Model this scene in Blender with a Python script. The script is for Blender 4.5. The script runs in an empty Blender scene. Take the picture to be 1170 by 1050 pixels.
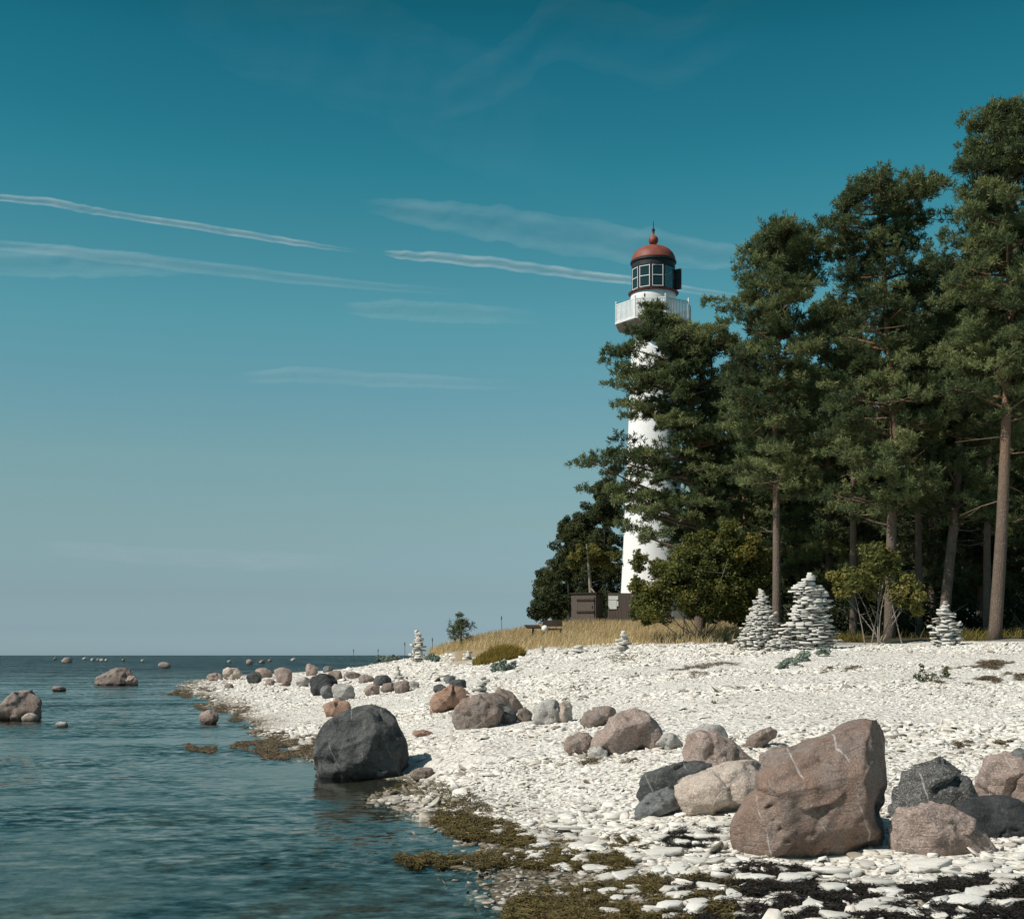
import bpy, math, random
import numpy as np
from mathutils import Vector, Matrix, noise as mnoise

scene = bpy.context.scene
# ------------------------------------------------------------------ camera
# pinhole: image of 1170x1050 photo pixels, focal length F px, horizon row HY
F, CX, CY, HY, EYE = 1500.0, 585.0, 525.0, 748.5, 1.7
cam_d = bpy.data.cameras.new('camera')
cam = bpy.data.objects.new('camera', cam_d)
scene.collection.objects.link(cam)
cam_d.sensor_fit = 'HORIZONTAL'
cam_d.sensor_width = 36.0
cam_d.lens = 36.0 * F / 1170.0
cam_d.shift_y = (HY - CY) / 1170.0
cam.location = (0, 0, EYE)
cam.rotation_euler = (math.radians(90), 0, 0)
cam_d.clip_start = 0.1
cam_d.clip_end = 120000
scene.camera = cam
# ------------------------------------------------------------------ sky
SUN = Vector((-0.80, -0.42, 0.92)).normalized()
EL = math.asin(SUN.z)
AZ = math.atan2(SUN.x, SUN.y)
world = bpy.data.worlds.new('World')
scene.world = world
world.use_nodes = True
wt = world.node_tree
wt.nodes.clear()
w_out = wt.nodes.new('ShaderNodeOutputWorld')
w_bg = wt.nodes.new('ShaderNodeBackground')
w_sky = wt.nodes.new('ShaderNodeTexSky')
w_sky.sky_type = 'NISHITA'
w_sky.sun_disc = False
w_sky.sun_elevation = EL
w_sky.sun_rotation = AZ % (2 * math.pi)
w_sky.air_density = 1.0
w_sky.dust_density = 0.6
w_sky.ozone_density = 2.0
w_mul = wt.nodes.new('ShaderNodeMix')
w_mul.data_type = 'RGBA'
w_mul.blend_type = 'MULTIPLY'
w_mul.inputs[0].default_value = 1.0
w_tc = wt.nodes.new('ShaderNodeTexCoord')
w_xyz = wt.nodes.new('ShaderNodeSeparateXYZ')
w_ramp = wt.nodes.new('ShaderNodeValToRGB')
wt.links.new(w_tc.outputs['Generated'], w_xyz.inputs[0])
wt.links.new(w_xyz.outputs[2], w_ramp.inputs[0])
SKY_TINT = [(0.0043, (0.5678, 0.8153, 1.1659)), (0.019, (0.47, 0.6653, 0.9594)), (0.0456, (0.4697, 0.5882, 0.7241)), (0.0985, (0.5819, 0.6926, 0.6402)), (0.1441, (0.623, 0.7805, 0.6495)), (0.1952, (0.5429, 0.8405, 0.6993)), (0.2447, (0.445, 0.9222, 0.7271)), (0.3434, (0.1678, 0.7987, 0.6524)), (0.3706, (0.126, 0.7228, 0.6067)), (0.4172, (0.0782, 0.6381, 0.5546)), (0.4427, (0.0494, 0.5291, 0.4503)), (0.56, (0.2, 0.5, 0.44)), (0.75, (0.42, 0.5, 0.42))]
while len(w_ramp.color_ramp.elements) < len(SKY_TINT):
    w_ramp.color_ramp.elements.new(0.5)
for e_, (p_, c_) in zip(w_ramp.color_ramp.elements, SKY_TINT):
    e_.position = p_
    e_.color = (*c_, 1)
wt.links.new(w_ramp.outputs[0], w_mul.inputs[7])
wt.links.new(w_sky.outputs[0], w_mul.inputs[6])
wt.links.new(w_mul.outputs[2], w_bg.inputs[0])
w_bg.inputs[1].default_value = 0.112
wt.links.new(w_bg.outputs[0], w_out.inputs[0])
# ------------------------------------------------------------------ sun
sun_d = bpy.data.lights.new('sun', 'SUN')
sun_d.energy = 4.8
sun_d.angle = math.radians(0.5)
sun_d.color = (1.0, 0.94, 0.865)
sun = bpy.data.objects.new('sun', sun_d)
scene.collection.objects.link(sun)
sun.location = (-40, -20, 60)
sun.rotation_euler = SUN.to_track_quat('Z', 'Y').to_euler()
# ------------------------------------------------------------------ exposure
scene.view_settings.view_transform = 'Standard'
scene.view_settings.look = 'None'
scene.view_settings.exposure = 0.0
scene.view_settings.gamma = 1.0
scene.cycles.use_denoising = True
scene.cycles.max_bounces = 8
scene.cycles.diffuse_bounces = 3
scene.cycles.glossy_bounces = 3
scene.cycles.transparent_max_bounces = 24

# ================================================================== helpers
rng = np.random.default_rng(7)
random.seed(7)
COL = scene.collection


def hash3(ix, iy, iz, seed):
    h = (ix * 374761393 + iy * 668265263 + iz * 2147483647 + seed * 974634777) & 0xFFFFFFFF
    h = ((h ^ (h >> 13)) * 1274126177) & 0xFFFFFFFF
    return ((h ^ (h >> 16)) & 0xFFFF) / 65535.0


def vnoise(P, seed=0):
    """value noise in -1..1 for points (n,3)"""
    P = np.asarray(P, float)
    I = np.floor(P).astype(np.int64)
    f = P - I
    f = f * f * f * (f * (f * 6 - 15) + 10)
    out = np.zeros(len(P))
    for dx in (0, 1):
        wx = f[:, 0] if dx else 1 - f[:, 0]
        for dy in (0, 1):
            wy = f[:, 1] if dy else 1 - f[:, 1]
            for dz in (0, 1):
                wz = f[:, 2] if dz else 1 - f[:, 2]
                out += wx * wy * wz * hash3(I[:, 0] + dx, I[:, 1] + dy, I[:, 2] + dz, seed)
    return out * 2 - 1


def fbm(P, seed=0, octv=4, lac=2.03, gain=0.5):
    P = np.asarray(P, float)
    a, s = 1.0, np.zeros(len(P))
    for o in range(octv):
        s += a * vnoise(P, seed + o * 17)
        P = P * lac + 3.7
        a *= gain
    return s


def unit(v):
    return v / np.maximum(np.linalg.norm(v, axis=-1, keepdims=True), 1e-9)


def mesh_np(name, V, Fc, mat=None, attrs=None, smooth=False, cols=None):
    """mesh from numpy arrays; Fc is (n,3) or (n,4)"""
    V = np.ascontiguousarray(V, np.float32)
    Fc = np.ascontiguousarray(Fc, np.int32)
    k = Fc.shape[1]
    me = bpy.data.meshes.new(name)
    me.vertices.add(len(V))
    me.vertices.foreach_set('co', V.ravel())
    me.loops.add(len(Fc) * k)
    me.loops.foreach_set('vertex_index', Fc.ravel())
    me.polygons.add(len(Fc))
    me.polygons.foreach_set('loop_start', np.arange(0, len(Fc) * k, k, dtype=np.int32))
    me.polygons.foreach_set('loop_total', np.full(len(Fc), k, np.int32))
    if smooth:
        me.polygons.foreach_set('use_smooth', np.ones(len(Fc), bool))
    me.update(calc_edges=True)
    me.validate()
    for an, av in (attrs or {}).items():
        a = me.attributes.new(an, 'FLOAT', 'POINT')
        a.data.foreach_set('value', np.ascontiguousarray(av, np.float32))
    for m in (mat if isinstance(mat, (list, tuple)) else [mat]):
        if m:
            me.materials.append(m)
    return me


def link(name, me, parent=None, loc=(0, 0, 0), rotz=0.0):
    o = bpy.data.objects.new(name, me)
    COL.objects.link(o)
    o.location = loc
    o.rotation_euler = (0, 0, rotz)
    if parent is not None:
        o.parent = parent
    return o


def tag(o, label=None, cat=None, group=None, kind=None):
    if label:
        o['label'] = label
    if cat:
        o['category'] = cat
    if group:
        o['group'] = group
    if kind:
        o['kind'] = kind
    return o


class MB:
    """collects boxes, tubes, lathes into one mesh"""

    def __init__(self):
        self.v, self.f = [], []

    def add(self, vs, fs):
        b = len(self.v)
        self.v += [tuple(p) for p in vs]
        self.f += [tuple(i + b for i in q) for q in fs]

    def box(self, c, s, M=None):
        x, y, z = s[0] / 2, s[1] / 2, s[2] / 2
        vs = [Vector((sx * x, sy * y, sz * z)) for sz in (-1, 1) for sy in (-1, 1) for sx in (-1, 1)]
        if M is not None:
            vs = [M @ p for p in vs]
        vs = [p + Vector(c) for p in vs]
        self.add(vs, [(0, 2, 3, 1), (4, 5, 7, 6), (0, 1, 5, 4), (2, 6, 7, 3), (0, 4, 6, 2), (1, 3, 7, 5)])

    def bar(self, a, b, w, h=None):
        a, b = Vector(a), Vector(b)
        d = b - a
        M = d.to_track_quat('Z', 'Y').to_matrix()
        self.box((a + b) / 2, (w, h or w, d.length), M)

    def tube(self, pts, rad, n=8, cap=True):
        pts = [Vector(p) for p in pts]
        m = len(pts)
        rings = []
        for i, p in enumerate(pts):
            t = (pts[min(i + 1, m - 1)] - pts[max(i - 1, 0)]).normalized()
            ref = Vector((1, 0, 0)) if abs(t.x) < 0.9 else Vector((0, 1, 0))
            u = t.cross(ref).normalized()
            w = t.cross(u)
            r = rad[i] if isinstance(rad, (list, tuple)) else rad
            rings.append([p + u * (r * math.cos(2 * math.pi * k / n)) + w * (r * math.sin(2 * math.pi * k / n)) for k in range(n)])
        vs = [q for r in rings for q in r]
        fs = [(i * n + k, i * n + (k + 1) % n, (i + 1) * n + (k + 1) % n, (i + 1) * n + k) for i in range(m - 1) for k in range(n)]
        if cap:
            fs += [tuple(range(n))[::-1], tuple((m - 1) * n + k for k in range(n))]
        self.add(vs, fs)

    def lathe(self, prof, n=32, a0=0.0, c=(0, 0, 0)):
        vs, fs = [], []
        for r, z in prof:
            for k in range(n):
                a = a0 + 2 * math.pi * k / n
                vs.append((c[0] + r * math.cos(a), c[1] + r * math.sin(a), c[2] + z))
        m = len(prof)
        for i in range(m - 1):
            for k in range(n):
                fs.append((i * n + k, i * n + (k + 1) % n, (i + 1) * n + (k + 1) % n, (i + 1) * n + k))
        fs += [tuple(range(n))[::-1], tuple((m - 1) * n + k for k in range(n))]
        self.add(vs, fs)

    def mesh(self, name, mat, smooth=False):
        me = bpy.data.meshes.new(name)
        me.from_pydata(self.v, [], self.f)
        if smooth:
            me.polygons.foreach_set('use_smooth', np.ones(len(me.polygons), bool))
        me.update()
        if mat:
            me.materials.append(mat)
        return me

    def build(self, name, mat, parent=None, loc=(0, 0, 0), smooth=False, rotz=0.0):
        return link(name, self.mesh(name, mat, smooth), parent, loc, rotz)


def empty(name, loc, rotz=0.0):
    o = bpy.data.objects.new(name, None)
    COL.objects.link(o)
    o.location = loc
    o.rotation_euler = (0, 0, rotz)
    o.empty_display_size = 0.3
    return o


# ------------------------------------------------------------------ materials
class Mat:
    """small node builder"""

    def __init__(self, name):
        self.m = bpy.data.materials.new(name)
        self.m.use_nodes = True
        self.t = self.m.node_tree
        self.t.nodes.clear()
        self.out = self.t.nodes.new('ShaderNodeOutputMaterial')

    def n(self, typ, **kw):
        nd = self.t.nodes.new(typ)
        for k, v in kw.items():
            setattr(nd, k, v)
        return nd

    def put(self, sock, v):
        if isinstance(v, bpy.types.NodeSocket):
            self.t.links.new(v, sock)
        else:
            sock.default_value = v

    def coord(self, which='Object'):
        return self.n('ShaderNodeTexCoord').outputs[which]

    def pos(self):
        return self.n('ShaderNodeNewGeometry').outputs['Position']

    def map(self, vec, scale=(1, 1, 1), loc=(0, 0, 0), rot=(0, 0, 0)):
        m = self.n('ShaderNodeMapping')
        self.put(m.inputs['Vector'], vec)
        m.inputs['Scale'].default_value = scale
        m.inputs['Location'].default_value = loc
        m.inputs['Rotation'].default_value = rot
        return m.outputs[0]

    def noise(self, vec, scale, detail=4, rough=0.55, dist=0.0):
        t = self.n('ShaderNodeTexNoise')
        self.put(t.inputs['Vector'], vec)
        t.inputs['Scale'].default_value = scale
        t.inputs['Detail'].default_value = detail
        t.inputs['Roughness'].default_value = rough
        t.inputs['Distortion'].default_value = dist
        return t.outputs['Fac']

    def voro(self, vec, scale, feature='F1', out='Distance', rnd=1.0):
        t = self.n('ShaderNodeTexVoronoi', feature=feature)
        self.put(t.inputs['Vector'], vec)
        t.inputs['Scale'].default_value = scale
        t.inputs['Randomness'].default_value = rnd
        return t.outputs[out]

    def ramp(self, fac, stops):
        r = self.n('ShaderNodeValToRGB')
        self.put(r.inputs[0], fac)
        cr = r.color_ramp
        while len(cr.elements) < len(stops):
            cr.elements.new(0.5)
        for e, (p, c) in zip(cr.elements, stops):
            e.position = p
            e.color = (*c, 1) if isinstance(c, (tuple, list)) else (c, c, c, 1)
        return r.outputs[0]

    def mix(self, fac, a, b, mode='MIX'):
        m = self.n('ShaderNodeMix', data_type='RGBA', blend_type=mode)
        self.put(m.inputs[0], fac)
        for i, v in ((6, a), (7, b)):
            if isinstance(v, tuple) and len(v) == 3:
                v = (*v, 1)
            self.put(m.inputs[i], v)
        return m.outputs[2]

    def math(self, op, a, b=0.0, clamp=False):
        m = self.n('ShaderNodeMath', operation=op, use_clamp=clamp)
        self.put(m.inputs[0], a)
        self.put(m.inputs[1], b)
        return m.outputs[0]

    def mapr(self, v, a, b, c=0.0, d=1.0):
        m = self.n('ShaderNodeMapRange')
        m.clamp = True
        self.put(m.inputs[0], v)
        for i, x in enumerate((a, b, c, d)):
            self.put(m.inputs[i + 1], x)
        return m.outputs[0]

    def attr(self, name, out='Fac'):
        return self.n('ShaderNodeAttribute', attribute_name=name).outputs[out]

    def objrand(self):
        return self.n('ShaderNodeObjectInfo').outputs['Random']

    def bump(self, h, strength=0.5, dist=0.05, normal=None):
        b = self.n('ShaderNodeBump')
        self.put(b.inputs['Height'], h)
        b.inputs['Strength'].default_value = strength
        b.inputs['Distance'].default_value = dist
        if normal is not None:
            self.put(b.inputs['Normal'], normal)
        return b.outputs[0]

    def pbsdf(self, color, rough=0.8, normal=None, spec=0.3, metallic=0.0):
        p = self.n('ShaderNodeBsdfPrincipled')
        if isinstance(color, tuple) and len(color) == 3:
            color = (*color, 1)
        self.put(p.inputs['Base Color'], color)
        self.put(p.inputs['Roughness'], rough)
        self.put(p.inputs['Specular IOR Level'], spec)
        p.inputs['Metallic'].default_value = metallic
        if normal is not None:
            self.put(p.inputs['Normal'], normal)
        return p.outputs[0]

    def done(self, sh):
        self.t.links.new(sh, self.out.inputs[0])
        return self.m


def simple_mat(name, c1, c2, scale=6.0, rough=0.75, bump=0.15, bscale=None, spec=0.3, stretch=(1, 1, 1)):
    M = Mat(name)
    v = M.map(M.coord(), stretch)
    f = M.noise(v, scale, 6, 0.6)
    c = M.mix(M.mapr(f, 0.3, 0.7), c1, c2)
    nb = M.bump(M.noise(v, bscale or scale * 4, 5, 0.6), bump, 0.03)
    return M.done(M.pbsdf(c, rough, nb, spec))


def rock_mat(name, base, light, dark, speck=0.5, vein=0.0, bscale=1.0, lichen=0.25, rust=None):
    M = Mat(name)
    oi = M.n('ShaderNodeObjectInfo')
    off = M.n('ShaderNodeVectorMath', operation='ADD')
    M.put(off.inputs[0], M.coord())
    sc = M.n('ShaderNodeVectorMath', operation='SCALE')
    M.put(sc.inputs[0], oi.outputs['Location'])
    sc.inputs[3].default_value = 1.37
    M.put(off.inputs[1], sc.outputs[0])
    v = off.outputs[0]
    big = M.noise(v, 2.6 * bscale, 6, 0.62, 0.6)
    mid = M.noise(v, 9.0 * bscale, 8, 0.68, 0.2)
    c = M.mix(M.mapr(big, 0.36, 0.66), base, light)
    c = M.mix(M.mapr(mid, 0.52, 0.70), c, dark)
    if rust:
        ru = M.noise(M.map(v, (1, 1, 0.7), (7, 3, 1)), 1.5 * bscale, 5, 0.6, 0.8)
        c = M.mix(M.mapr(ru, 0.48, 0.64, 0, 0.6), c, rust)
        gy = M.noise(M.map(v, (1, 1, 0.7), (2, 8, 5)), 1.8 * bscale, 5, 0.65, 0.8)
        c = M.mix(M.mapr(gy, 0.46, 0.62, 0, 0.75), c, (0.20, 0.175, 0.158))
    # crystal speckle
    sp = M.voro(v, 105 * bscale, 'F1', 'Color')
    sep = M.n('ShaderNodeSeparateColor')
    M.put(sep.inputs[0], sp)
    c = M.mix(M.mapr(sep.outputs[0], 0.72, 0.9, 0, speck), c, tuple(min(1, x * 1.7 + 0.03) for x in light))
    c = M.mix(M.mapr(sep.outputs[1], 0.7, 0.9, 0, speck * 0.8), c, tuple(x * 0.45 for x in dark))
    # pale lichen / weathering blotches
    li = M.noise(M.map(v, (1, 1, 1), (5, 2, 9)), 5.5 * bscale, 7, 0.7)
    c = M.mix(M.mapr(li, 0.60, 0.72, 0, lichen), c, (0.42, 0.40, 0.35))
    # wet dark band just above the water
    pz = M.n('ShaderNodeSeparateXYZ')
    M.put(pz.inputs[0], M.pos())
    wz = M.math('ADD', pz.outputs[2], M.math('MULTIPLY', mid, -0.10))
    c = M.mix(M.mapr(wz, 0.0, 0.07, 0.75, 0), c, tuple(x * 0.35 for x in dark))
    if vein:
        dis = M.noise(v, 1.3, 3, 0.5)
        vv = M.n('ShaderNodeVectorMath', operation='SCALE')
        M.put(vv.inputs[0], M.n('ShaderNodeTexNoise').outputs['Color'])
        vv.inputs[3].default_value = 0.0
        wv = M.n('ShaderNodeTexWave', wave_type='BANDS', bands_direction='X')
        M.put(wv.inputs['Vector'], M.map(v, (1, 1, 1), (0, 0, 0), (0.2, 0.32, 0.15)))
        wv.inputs['Scale'].default_value = 0.85
        wv.inputs['Distortion'].default_value = 2.2
        wv.inputs['Detail'].default_value = 3
        wv.inputs['Detail Scale'].default_value = 2.2
        k = M.mapr(wv.outputs['Fac'], 0.9935, 0.9998)
        brk = M.mapr(M.noise(v, 3.1, 3), 0.47, 0.56)
        c = M.mix(M.math('MULTIPLY', M.math('MULTIPLY', k, brk), vein), c, (0.55, 0.53, 0.5))
    h = M.math('ADD', M.math('MULTIPLY', M.noise(v, 6 * bscale, 8, 0.66, 0.3), 1.0), M.math('MULTIPLY', M.noise(v, 38 * bscale, 5, 0.7), 0.25))
    cr = M.voro(M.map(v, (1, 1, 1.6)), 1.7 * bscale, 'DISTANCE_TO_EDGE')
    h = M.math('SUBTRACT', h, M.math('MULTIPLY', M.math('MULTIPLY', M.mapr(cr, 0.0, 0.02, 1, 0), M.mapr(M.noise(v, 2.0, 3), 0.5, 0.62)), 0.12))
    sr = M.noise(M.map(v, (3, 3, 14), (1, 4, 2), (0.5, 0.35, 0.2)), 1.6 * bscale, 6, 0.7, 0.8)
    c = M.mix(M.mapr(sr, 0.56, 0.68, 0, 0.45), c, dark)
    h = M.math('ADD', h, M.math('MULTIPLY', sr, 0.35))
    nb = M.bump(h, 0.85, 0.06)
    return M.done(M.pbsdf(c, 0.78, nb, 0.3))


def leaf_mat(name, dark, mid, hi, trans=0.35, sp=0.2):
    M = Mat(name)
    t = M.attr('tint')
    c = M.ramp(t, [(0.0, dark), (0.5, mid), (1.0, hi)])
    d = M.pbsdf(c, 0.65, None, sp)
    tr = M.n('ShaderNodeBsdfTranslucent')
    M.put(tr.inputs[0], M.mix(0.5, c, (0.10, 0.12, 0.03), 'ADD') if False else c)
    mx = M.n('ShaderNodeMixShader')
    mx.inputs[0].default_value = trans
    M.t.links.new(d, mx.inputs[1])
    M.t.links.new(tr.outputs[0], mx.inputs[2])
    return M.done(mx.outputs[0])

# ================================================================== terrain
# control points: photo column, depth Y, ground height
def shore(px, py):
    Y = F * EYE / (py - HY)
    return (px, Y, 0.0)


CP = [shore(*p) for p in [(560, 1050), (600, 1008), (600, 985), (525, 962), (490, 936), (428, 911), (470, 893),
                          (400, 880), (350, 868), (318, 852), (290, 838), (268, 820), (222, 806), (208, 794), (214, 784), (226, 777)]]
CP += [(430, 150, 0.0), (330, 125, 0.0), (270, 110, 0.0), (520, 220, 0.0)]
# under water
for Y in (3, 6, 9, 13, 18, 25, 35, 50, 80):
    CP += [(300 - (30 if Y < 10 else 0) - max(0, Y - 18) * 3.2, Y, -0.28), (60 - max(0, Y - 25) * 2, Y, -0.6), (-300, Y, -1.0), (-900, Y, -1.5)]
CP += [(150, 110, -.6), (250, 170, -.7), (0, 150, -1), (400, 220, -0.7), (-500, 150, -1.4), (-900, 200, -1.5)]
CP += [(560, 3, -0.05), (590, 5, 0.0), (450, 6, -0.2)]
for px in (-900, -300, 200, 500, 900, 1500, 2200):
    CP += [(px, 450, -2.0), (px, 2000, -4), (px, 45000, -8)]
# land
L = [(300, 44, .15), (300, 57, .32), (300, 80, .28), (260, 74, .15), (400, 60, .62), (400, 85, .74), (440, 85, 1.25), (478, 60, 1.34), (400, 38, .38),
     (470, 20, .32), (550, 18.5, .44), (600, 27, .76), (550, 40, 1.11), (650, 45, 1.79), (800, 40, 1.90), (760, 16.5, .58), (650, 13, .14),
     (620, 15.3, .2), (760, 11.3, .20), (700, 10.2, .06), (640, 8.8, -.02), (900, 9.4, .13), (900, 8.2, .075), (720, 8.2, .01), (1170, 8.2, .10), (1170, 9.3, .2),
     (1170, 15, .68), (1170, 21, .98), (1170, 29, 1.47), (1170, 35, 2.0), (1000, 20, .98), (850, 22.5, 1.07), (850, 31, 1.47), (1000, 29, 1.46),
     (900, 36.5, 1.97), (1030, 35.5, 1.98), (520, 62, 2.0), (560, 60, 2.35), (600, 62, 2.72), (609, 55, 2.15), (640, 55, 2.25), (580, 54, 1.95), (650, 64, 2.95), (700, 64, 3.1), (760, 62, 3.0), (560, 50, 1.55), (620, 50, 1.95), (700, 48, 2.0),
     (800, 50, 2.2), (900, 48, 2.2), (1050, 46, 2.3), (1170, 46, 2.35), (700, 80, 3.2), (800, 80, 3.2), (1000, 80, 3), (1200, 80, 3), (620, 90, 3.0), (560, 90, 2.2), (500, 90, 1.6),
     (700, 120, 3), (900, 120, 3), (1200, 120, 3), (600, 130, 2.4), (520, 130, 1.0), (700, 200, 2), (1000, 220, 2.2), (1500, 220, 2.5),
     (1500, 8, .35), (1500, 15, .9), (1500, 25, 1.5), (1500, 35, 2.05), (1500, 60, 2.6), (1500, 110, 3), (2200, 8, .7), (2200, 15, 1.2), (2200, 35, 2.2), (2200, 110, 3),
     (900, 5, .05), (1170, 5, .12), (1500, 4, .25), (800, 3, .03), (1200, 3, .1), (2200, 4, .5)]
CP += L
CPA = np.array(CP, float)


def tcoord(px, Y):
    return np.stack([(px - CX) / 700.0, np.log(Y) * 0.62], -1)


_A = tcoord(CPA[:, 0], CPA[:, 1])
_n = len(_A)
_D = np.linalg.norm(_A[:, None] - _A[None], axis=-1)
_S = np.zeros((_n + 3, _n + 3))
_S[:_n, :_n] = _D - np.eye(_n) * 0.006
_S[:_n, _n] = 1
_S[:_n, _n + 1:] = _A
_S[_n:, :_n] = _S[:_n, _n:].T
_W = np.linalg.solve(_S, np.concatenate([CPA[:, 2], np.zeros(3)]))


def terrain_exact(X, Y):
    X, Y = np.asarray(X, float).ravel(), np.asarray(Y, float).ravel()
    px = CX + F * X / Y
    q = tcoord(px, Y)
    out = np.empty(len(q))
    for s in range(0, len(q), 20000):
        qq = q[s:s + 20000]
        d = np.linalg.norm(qq[:, None] - _A[None], axis=-1)
        out[s:s + 20000] = d @ _W[:_n] + _W[_n] + qq @ _W[_n + 1:]
    return out


TPX = np.linspace(-2600, 3800, 641)
TLY = np.linspace(math.log(1.5), math.log(70000), 340)
_ly, _px = np.meshgrid(TLY, TPX, indexing='ij')
TAB = terrain_exact(((_px - CX) / F * np.exp(_ly)).ravel(), np.exp(_ly).ravel()).reshape(_ly.shape)


def terrain_base(X, Y):
    X, Y = np.asarray(X, float).ravel(), np.maximum(np.asarray(Y, float).ravel(), 1.6)
    a = np.clip((CX + F * X / Y - TPX[0]) / (TPX[1] - TPX[0]), 0, len(TPX) - 1.001)
    b = np.clip((np.log(Y) - TLY[0]) / (TLY[1] - TLY[0]), 0, len(TLY) - 1.001)
    i, j = a.astype(int), b.astype(int)
    a, b = a - i, b - j
    return (TAB[j, i] * (1 - a) + TAB[j, i + 1] * a) * (1 - b) + (TAB[j + 1, i] * (1 - a) + TAB[j + 1, i + 1] * a) * b


def terrain(X, Y):
    X, Y = np.asarray(X, float).ravel(), np.asarray(Y, float).ravel()
    z = terrain_base(X, Y)
    P = np.stack([X, Y, np.zeros_like(X)], -1)
    near = np.clip(1.5 - np.abs(Y) / 200, 0, 1)
    z = z + near * (0.030 * fbm(P * np.array([0.55, 0.40, 1]), 3, 3) + 0.022 * vnoise(P * 2.1, 11) * np.clip(z * 6 + .4, 0.0, 1))
    z = z + near * 0.05 * fbm(P * np.array([0.25, 0.25, 1]), 21, 2) * np.clip((z - .3) * 2, 0, 1)
    return z


def tz(x, y):
    return float(terrain([x], [y])[0])


def ground_at(px, py, water=True):
    """3D point on the ground (or water) seen at this spot of the photo"""
    Ys = np.exp(np.linspace(math.log(6.0), math.log(700.0), 2600))
    Xs = (px - CX) / F * Ys
    z = terrain(Xs, Ys)
    if water:
        z = np.maximum(z, 0)
    ray = EYE - (py - HY) / F * Ys
    hit = np.nonzero(z >= ray)[0]
    if len(hit) == 0:
        i = int(np.argmin(np.where(Ys > 20, np.abs(z - ray), 9)))
    else:
        i = hit[0]
    return Vector((Xs[i], Ys[i], z[i]))


def ground_many(px, py):
    """the same for arrays of photo positions"""
    px, py = np.asarray(px, float), np.asarray(py, float)
    Ys = np.exp(np.linspace(math.log(7.0), math.log(300.0), 700))
    out = np.zeros((len(px), 3))
    for s in range(0, len(px), 200):
        a, b = px[s:s + 200], py[s:s + 200]
        X = (a[:, None] - CX) / F * Ys[None]
        z = np.maximum(terrain_base(X, np.broadcast_to(Ys, X.shape)).reshape(X.shape), 0)
        ray = EYE - (b[:, None] - HY) / F * Ys[None]
        i = np.argmax(z >= ray, axis=1)
        r = np.arange(len(a))
        out[s:s + 200] = np.stack([X[r, i], Ys[i], z[r, i]], -1)
    out[:, 2] = np.maximum(terrain(out[:, 0], out[:, 1]), 0)
    return out


def in_poly(px, py, poly):
    px, py = np.asarray(px), np.asarray(py)
    ins = np.zeros(len(px), bool)
    n = len(poly)
    for i in range(n):
        x0, y0 = poly[i]
        x1, y1 = poly[(i + 1) % n]
        if y0 == y1:
            continue
        c = ((y0 > py) != (y1 > py)) & (px < (x1 - x0) * (py - y0) / (y1 - y0) + x0)
        ins ^= c
    return ins


# --- ground material: pale limestone shingle, brown wrack line, forest floor, dry dune soil, dark sea bed
M = Mat('limestone_shingle')
p = M.pos()
z_ = M.n('ShaderNodeSeparateXYZ')
M.put(z_.inputs[0], p)
n1 = M.noise(p, 0.8, 5, 0.6)
n2 = M.noise(p, 7.0, 6, 0.65)
c = M.mix(M.mapr(n1, 0.35, 0.65), (0.62, 0.58, 0.52), (0.72, 0.69, 0.64))
vc = M.n('ShaderNodeSeparateColor')
M.put(vc.inputs[0], M.voro(p, 16, 'F1', 'Color'))
c = M.mix(M.mapr(vc.outputs[0], 0.0, 1.0, 0, 0.30), c, (0.50, 0.47, 0.42))
c = M.mix(M.mapr(vc.outputs[1], 0.86, 0.93, 0, 0.8), c, (0.22, 0.19, 0.16))
# dry debris strips across the upper beach
st = M.noise(M.map(p, (0.35, 1.0, 1)), 1.5, 6, 0.7, 0.4)
c = M.mix(M.mapr(st, 0.60, 0.72, 0, 0.55), c, (0.30, 0.255, 0.20))
# stained by the sea near the water line
w = M.mapr(M.math('ADD', z_.outputs[2], M.math('MULTIPLY', M.math('SUBTRACT', n2, 0.5), 0.25)), 0.0, 0.17, 1, 0)
c = M.mix(M.math('MULTIPLY', w, 0.85), c, (0.20, 0.155, 0.10))
w2 = M.mapr(M.math('ADD', z_.outputs[2], M.math('MULTIPLY', M.math('SUBTRACT', n2, 0.5), 0.18)), 0.0, 0.06, 1, 0)
c = M.mix(M.math('MULTIPLY', w2, 0.8), c, (0.06, 0.05, 0.03))
# sea bed: pale stones in the shallows, weed and silt deeper, then painted dimming
bed = M.mapr(z_.outputs[2], -0.02, -0.35)
bn = M.noise(M.map(p, (0.5, 1, 1)), 0.7, 5, 0.6)
bedc = M.mix(M.mapr(bn, 0.42, 0.6), (0.045, 0.040, 0.022), (0.15, 0.125, 0.075))
c = M.mix(bed, c, bedc)
deep = M.mapr(z_.outputs[2], -0.8, -1.6)
c = M.mix(deep, c, (0.014, 0.030, 0.033))  # dark teal in the bed colour imitates light absorbed by deep water
fo = M.attr('forest')
c = M.mix(fo, c, M.mix(M.mapr(n2, 0.4, 0.6), (0.035, 0.028, 0.016), (0.075, 0.062, 0.03)))
du = M.attr('dune')
c = M.mix(du, c, (0.30, 0.23, 0.13))
hb = M.voro(p, 14, 'SMOOTH_F1')
hb2 = M.voro(p, 5, 'SMOOTH_F1')
h = M.math('SUBTRACT', M.math('MULTIPLY', n2, 0.6), M.math('ADD', hb, M.math('MULTIPLY', hb2, 0.6)))
MAT_GROUND = M.done(M.pbsdf(c, 0.9, M.bump(h, 0.9, 0.05), 0.2))


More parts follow.
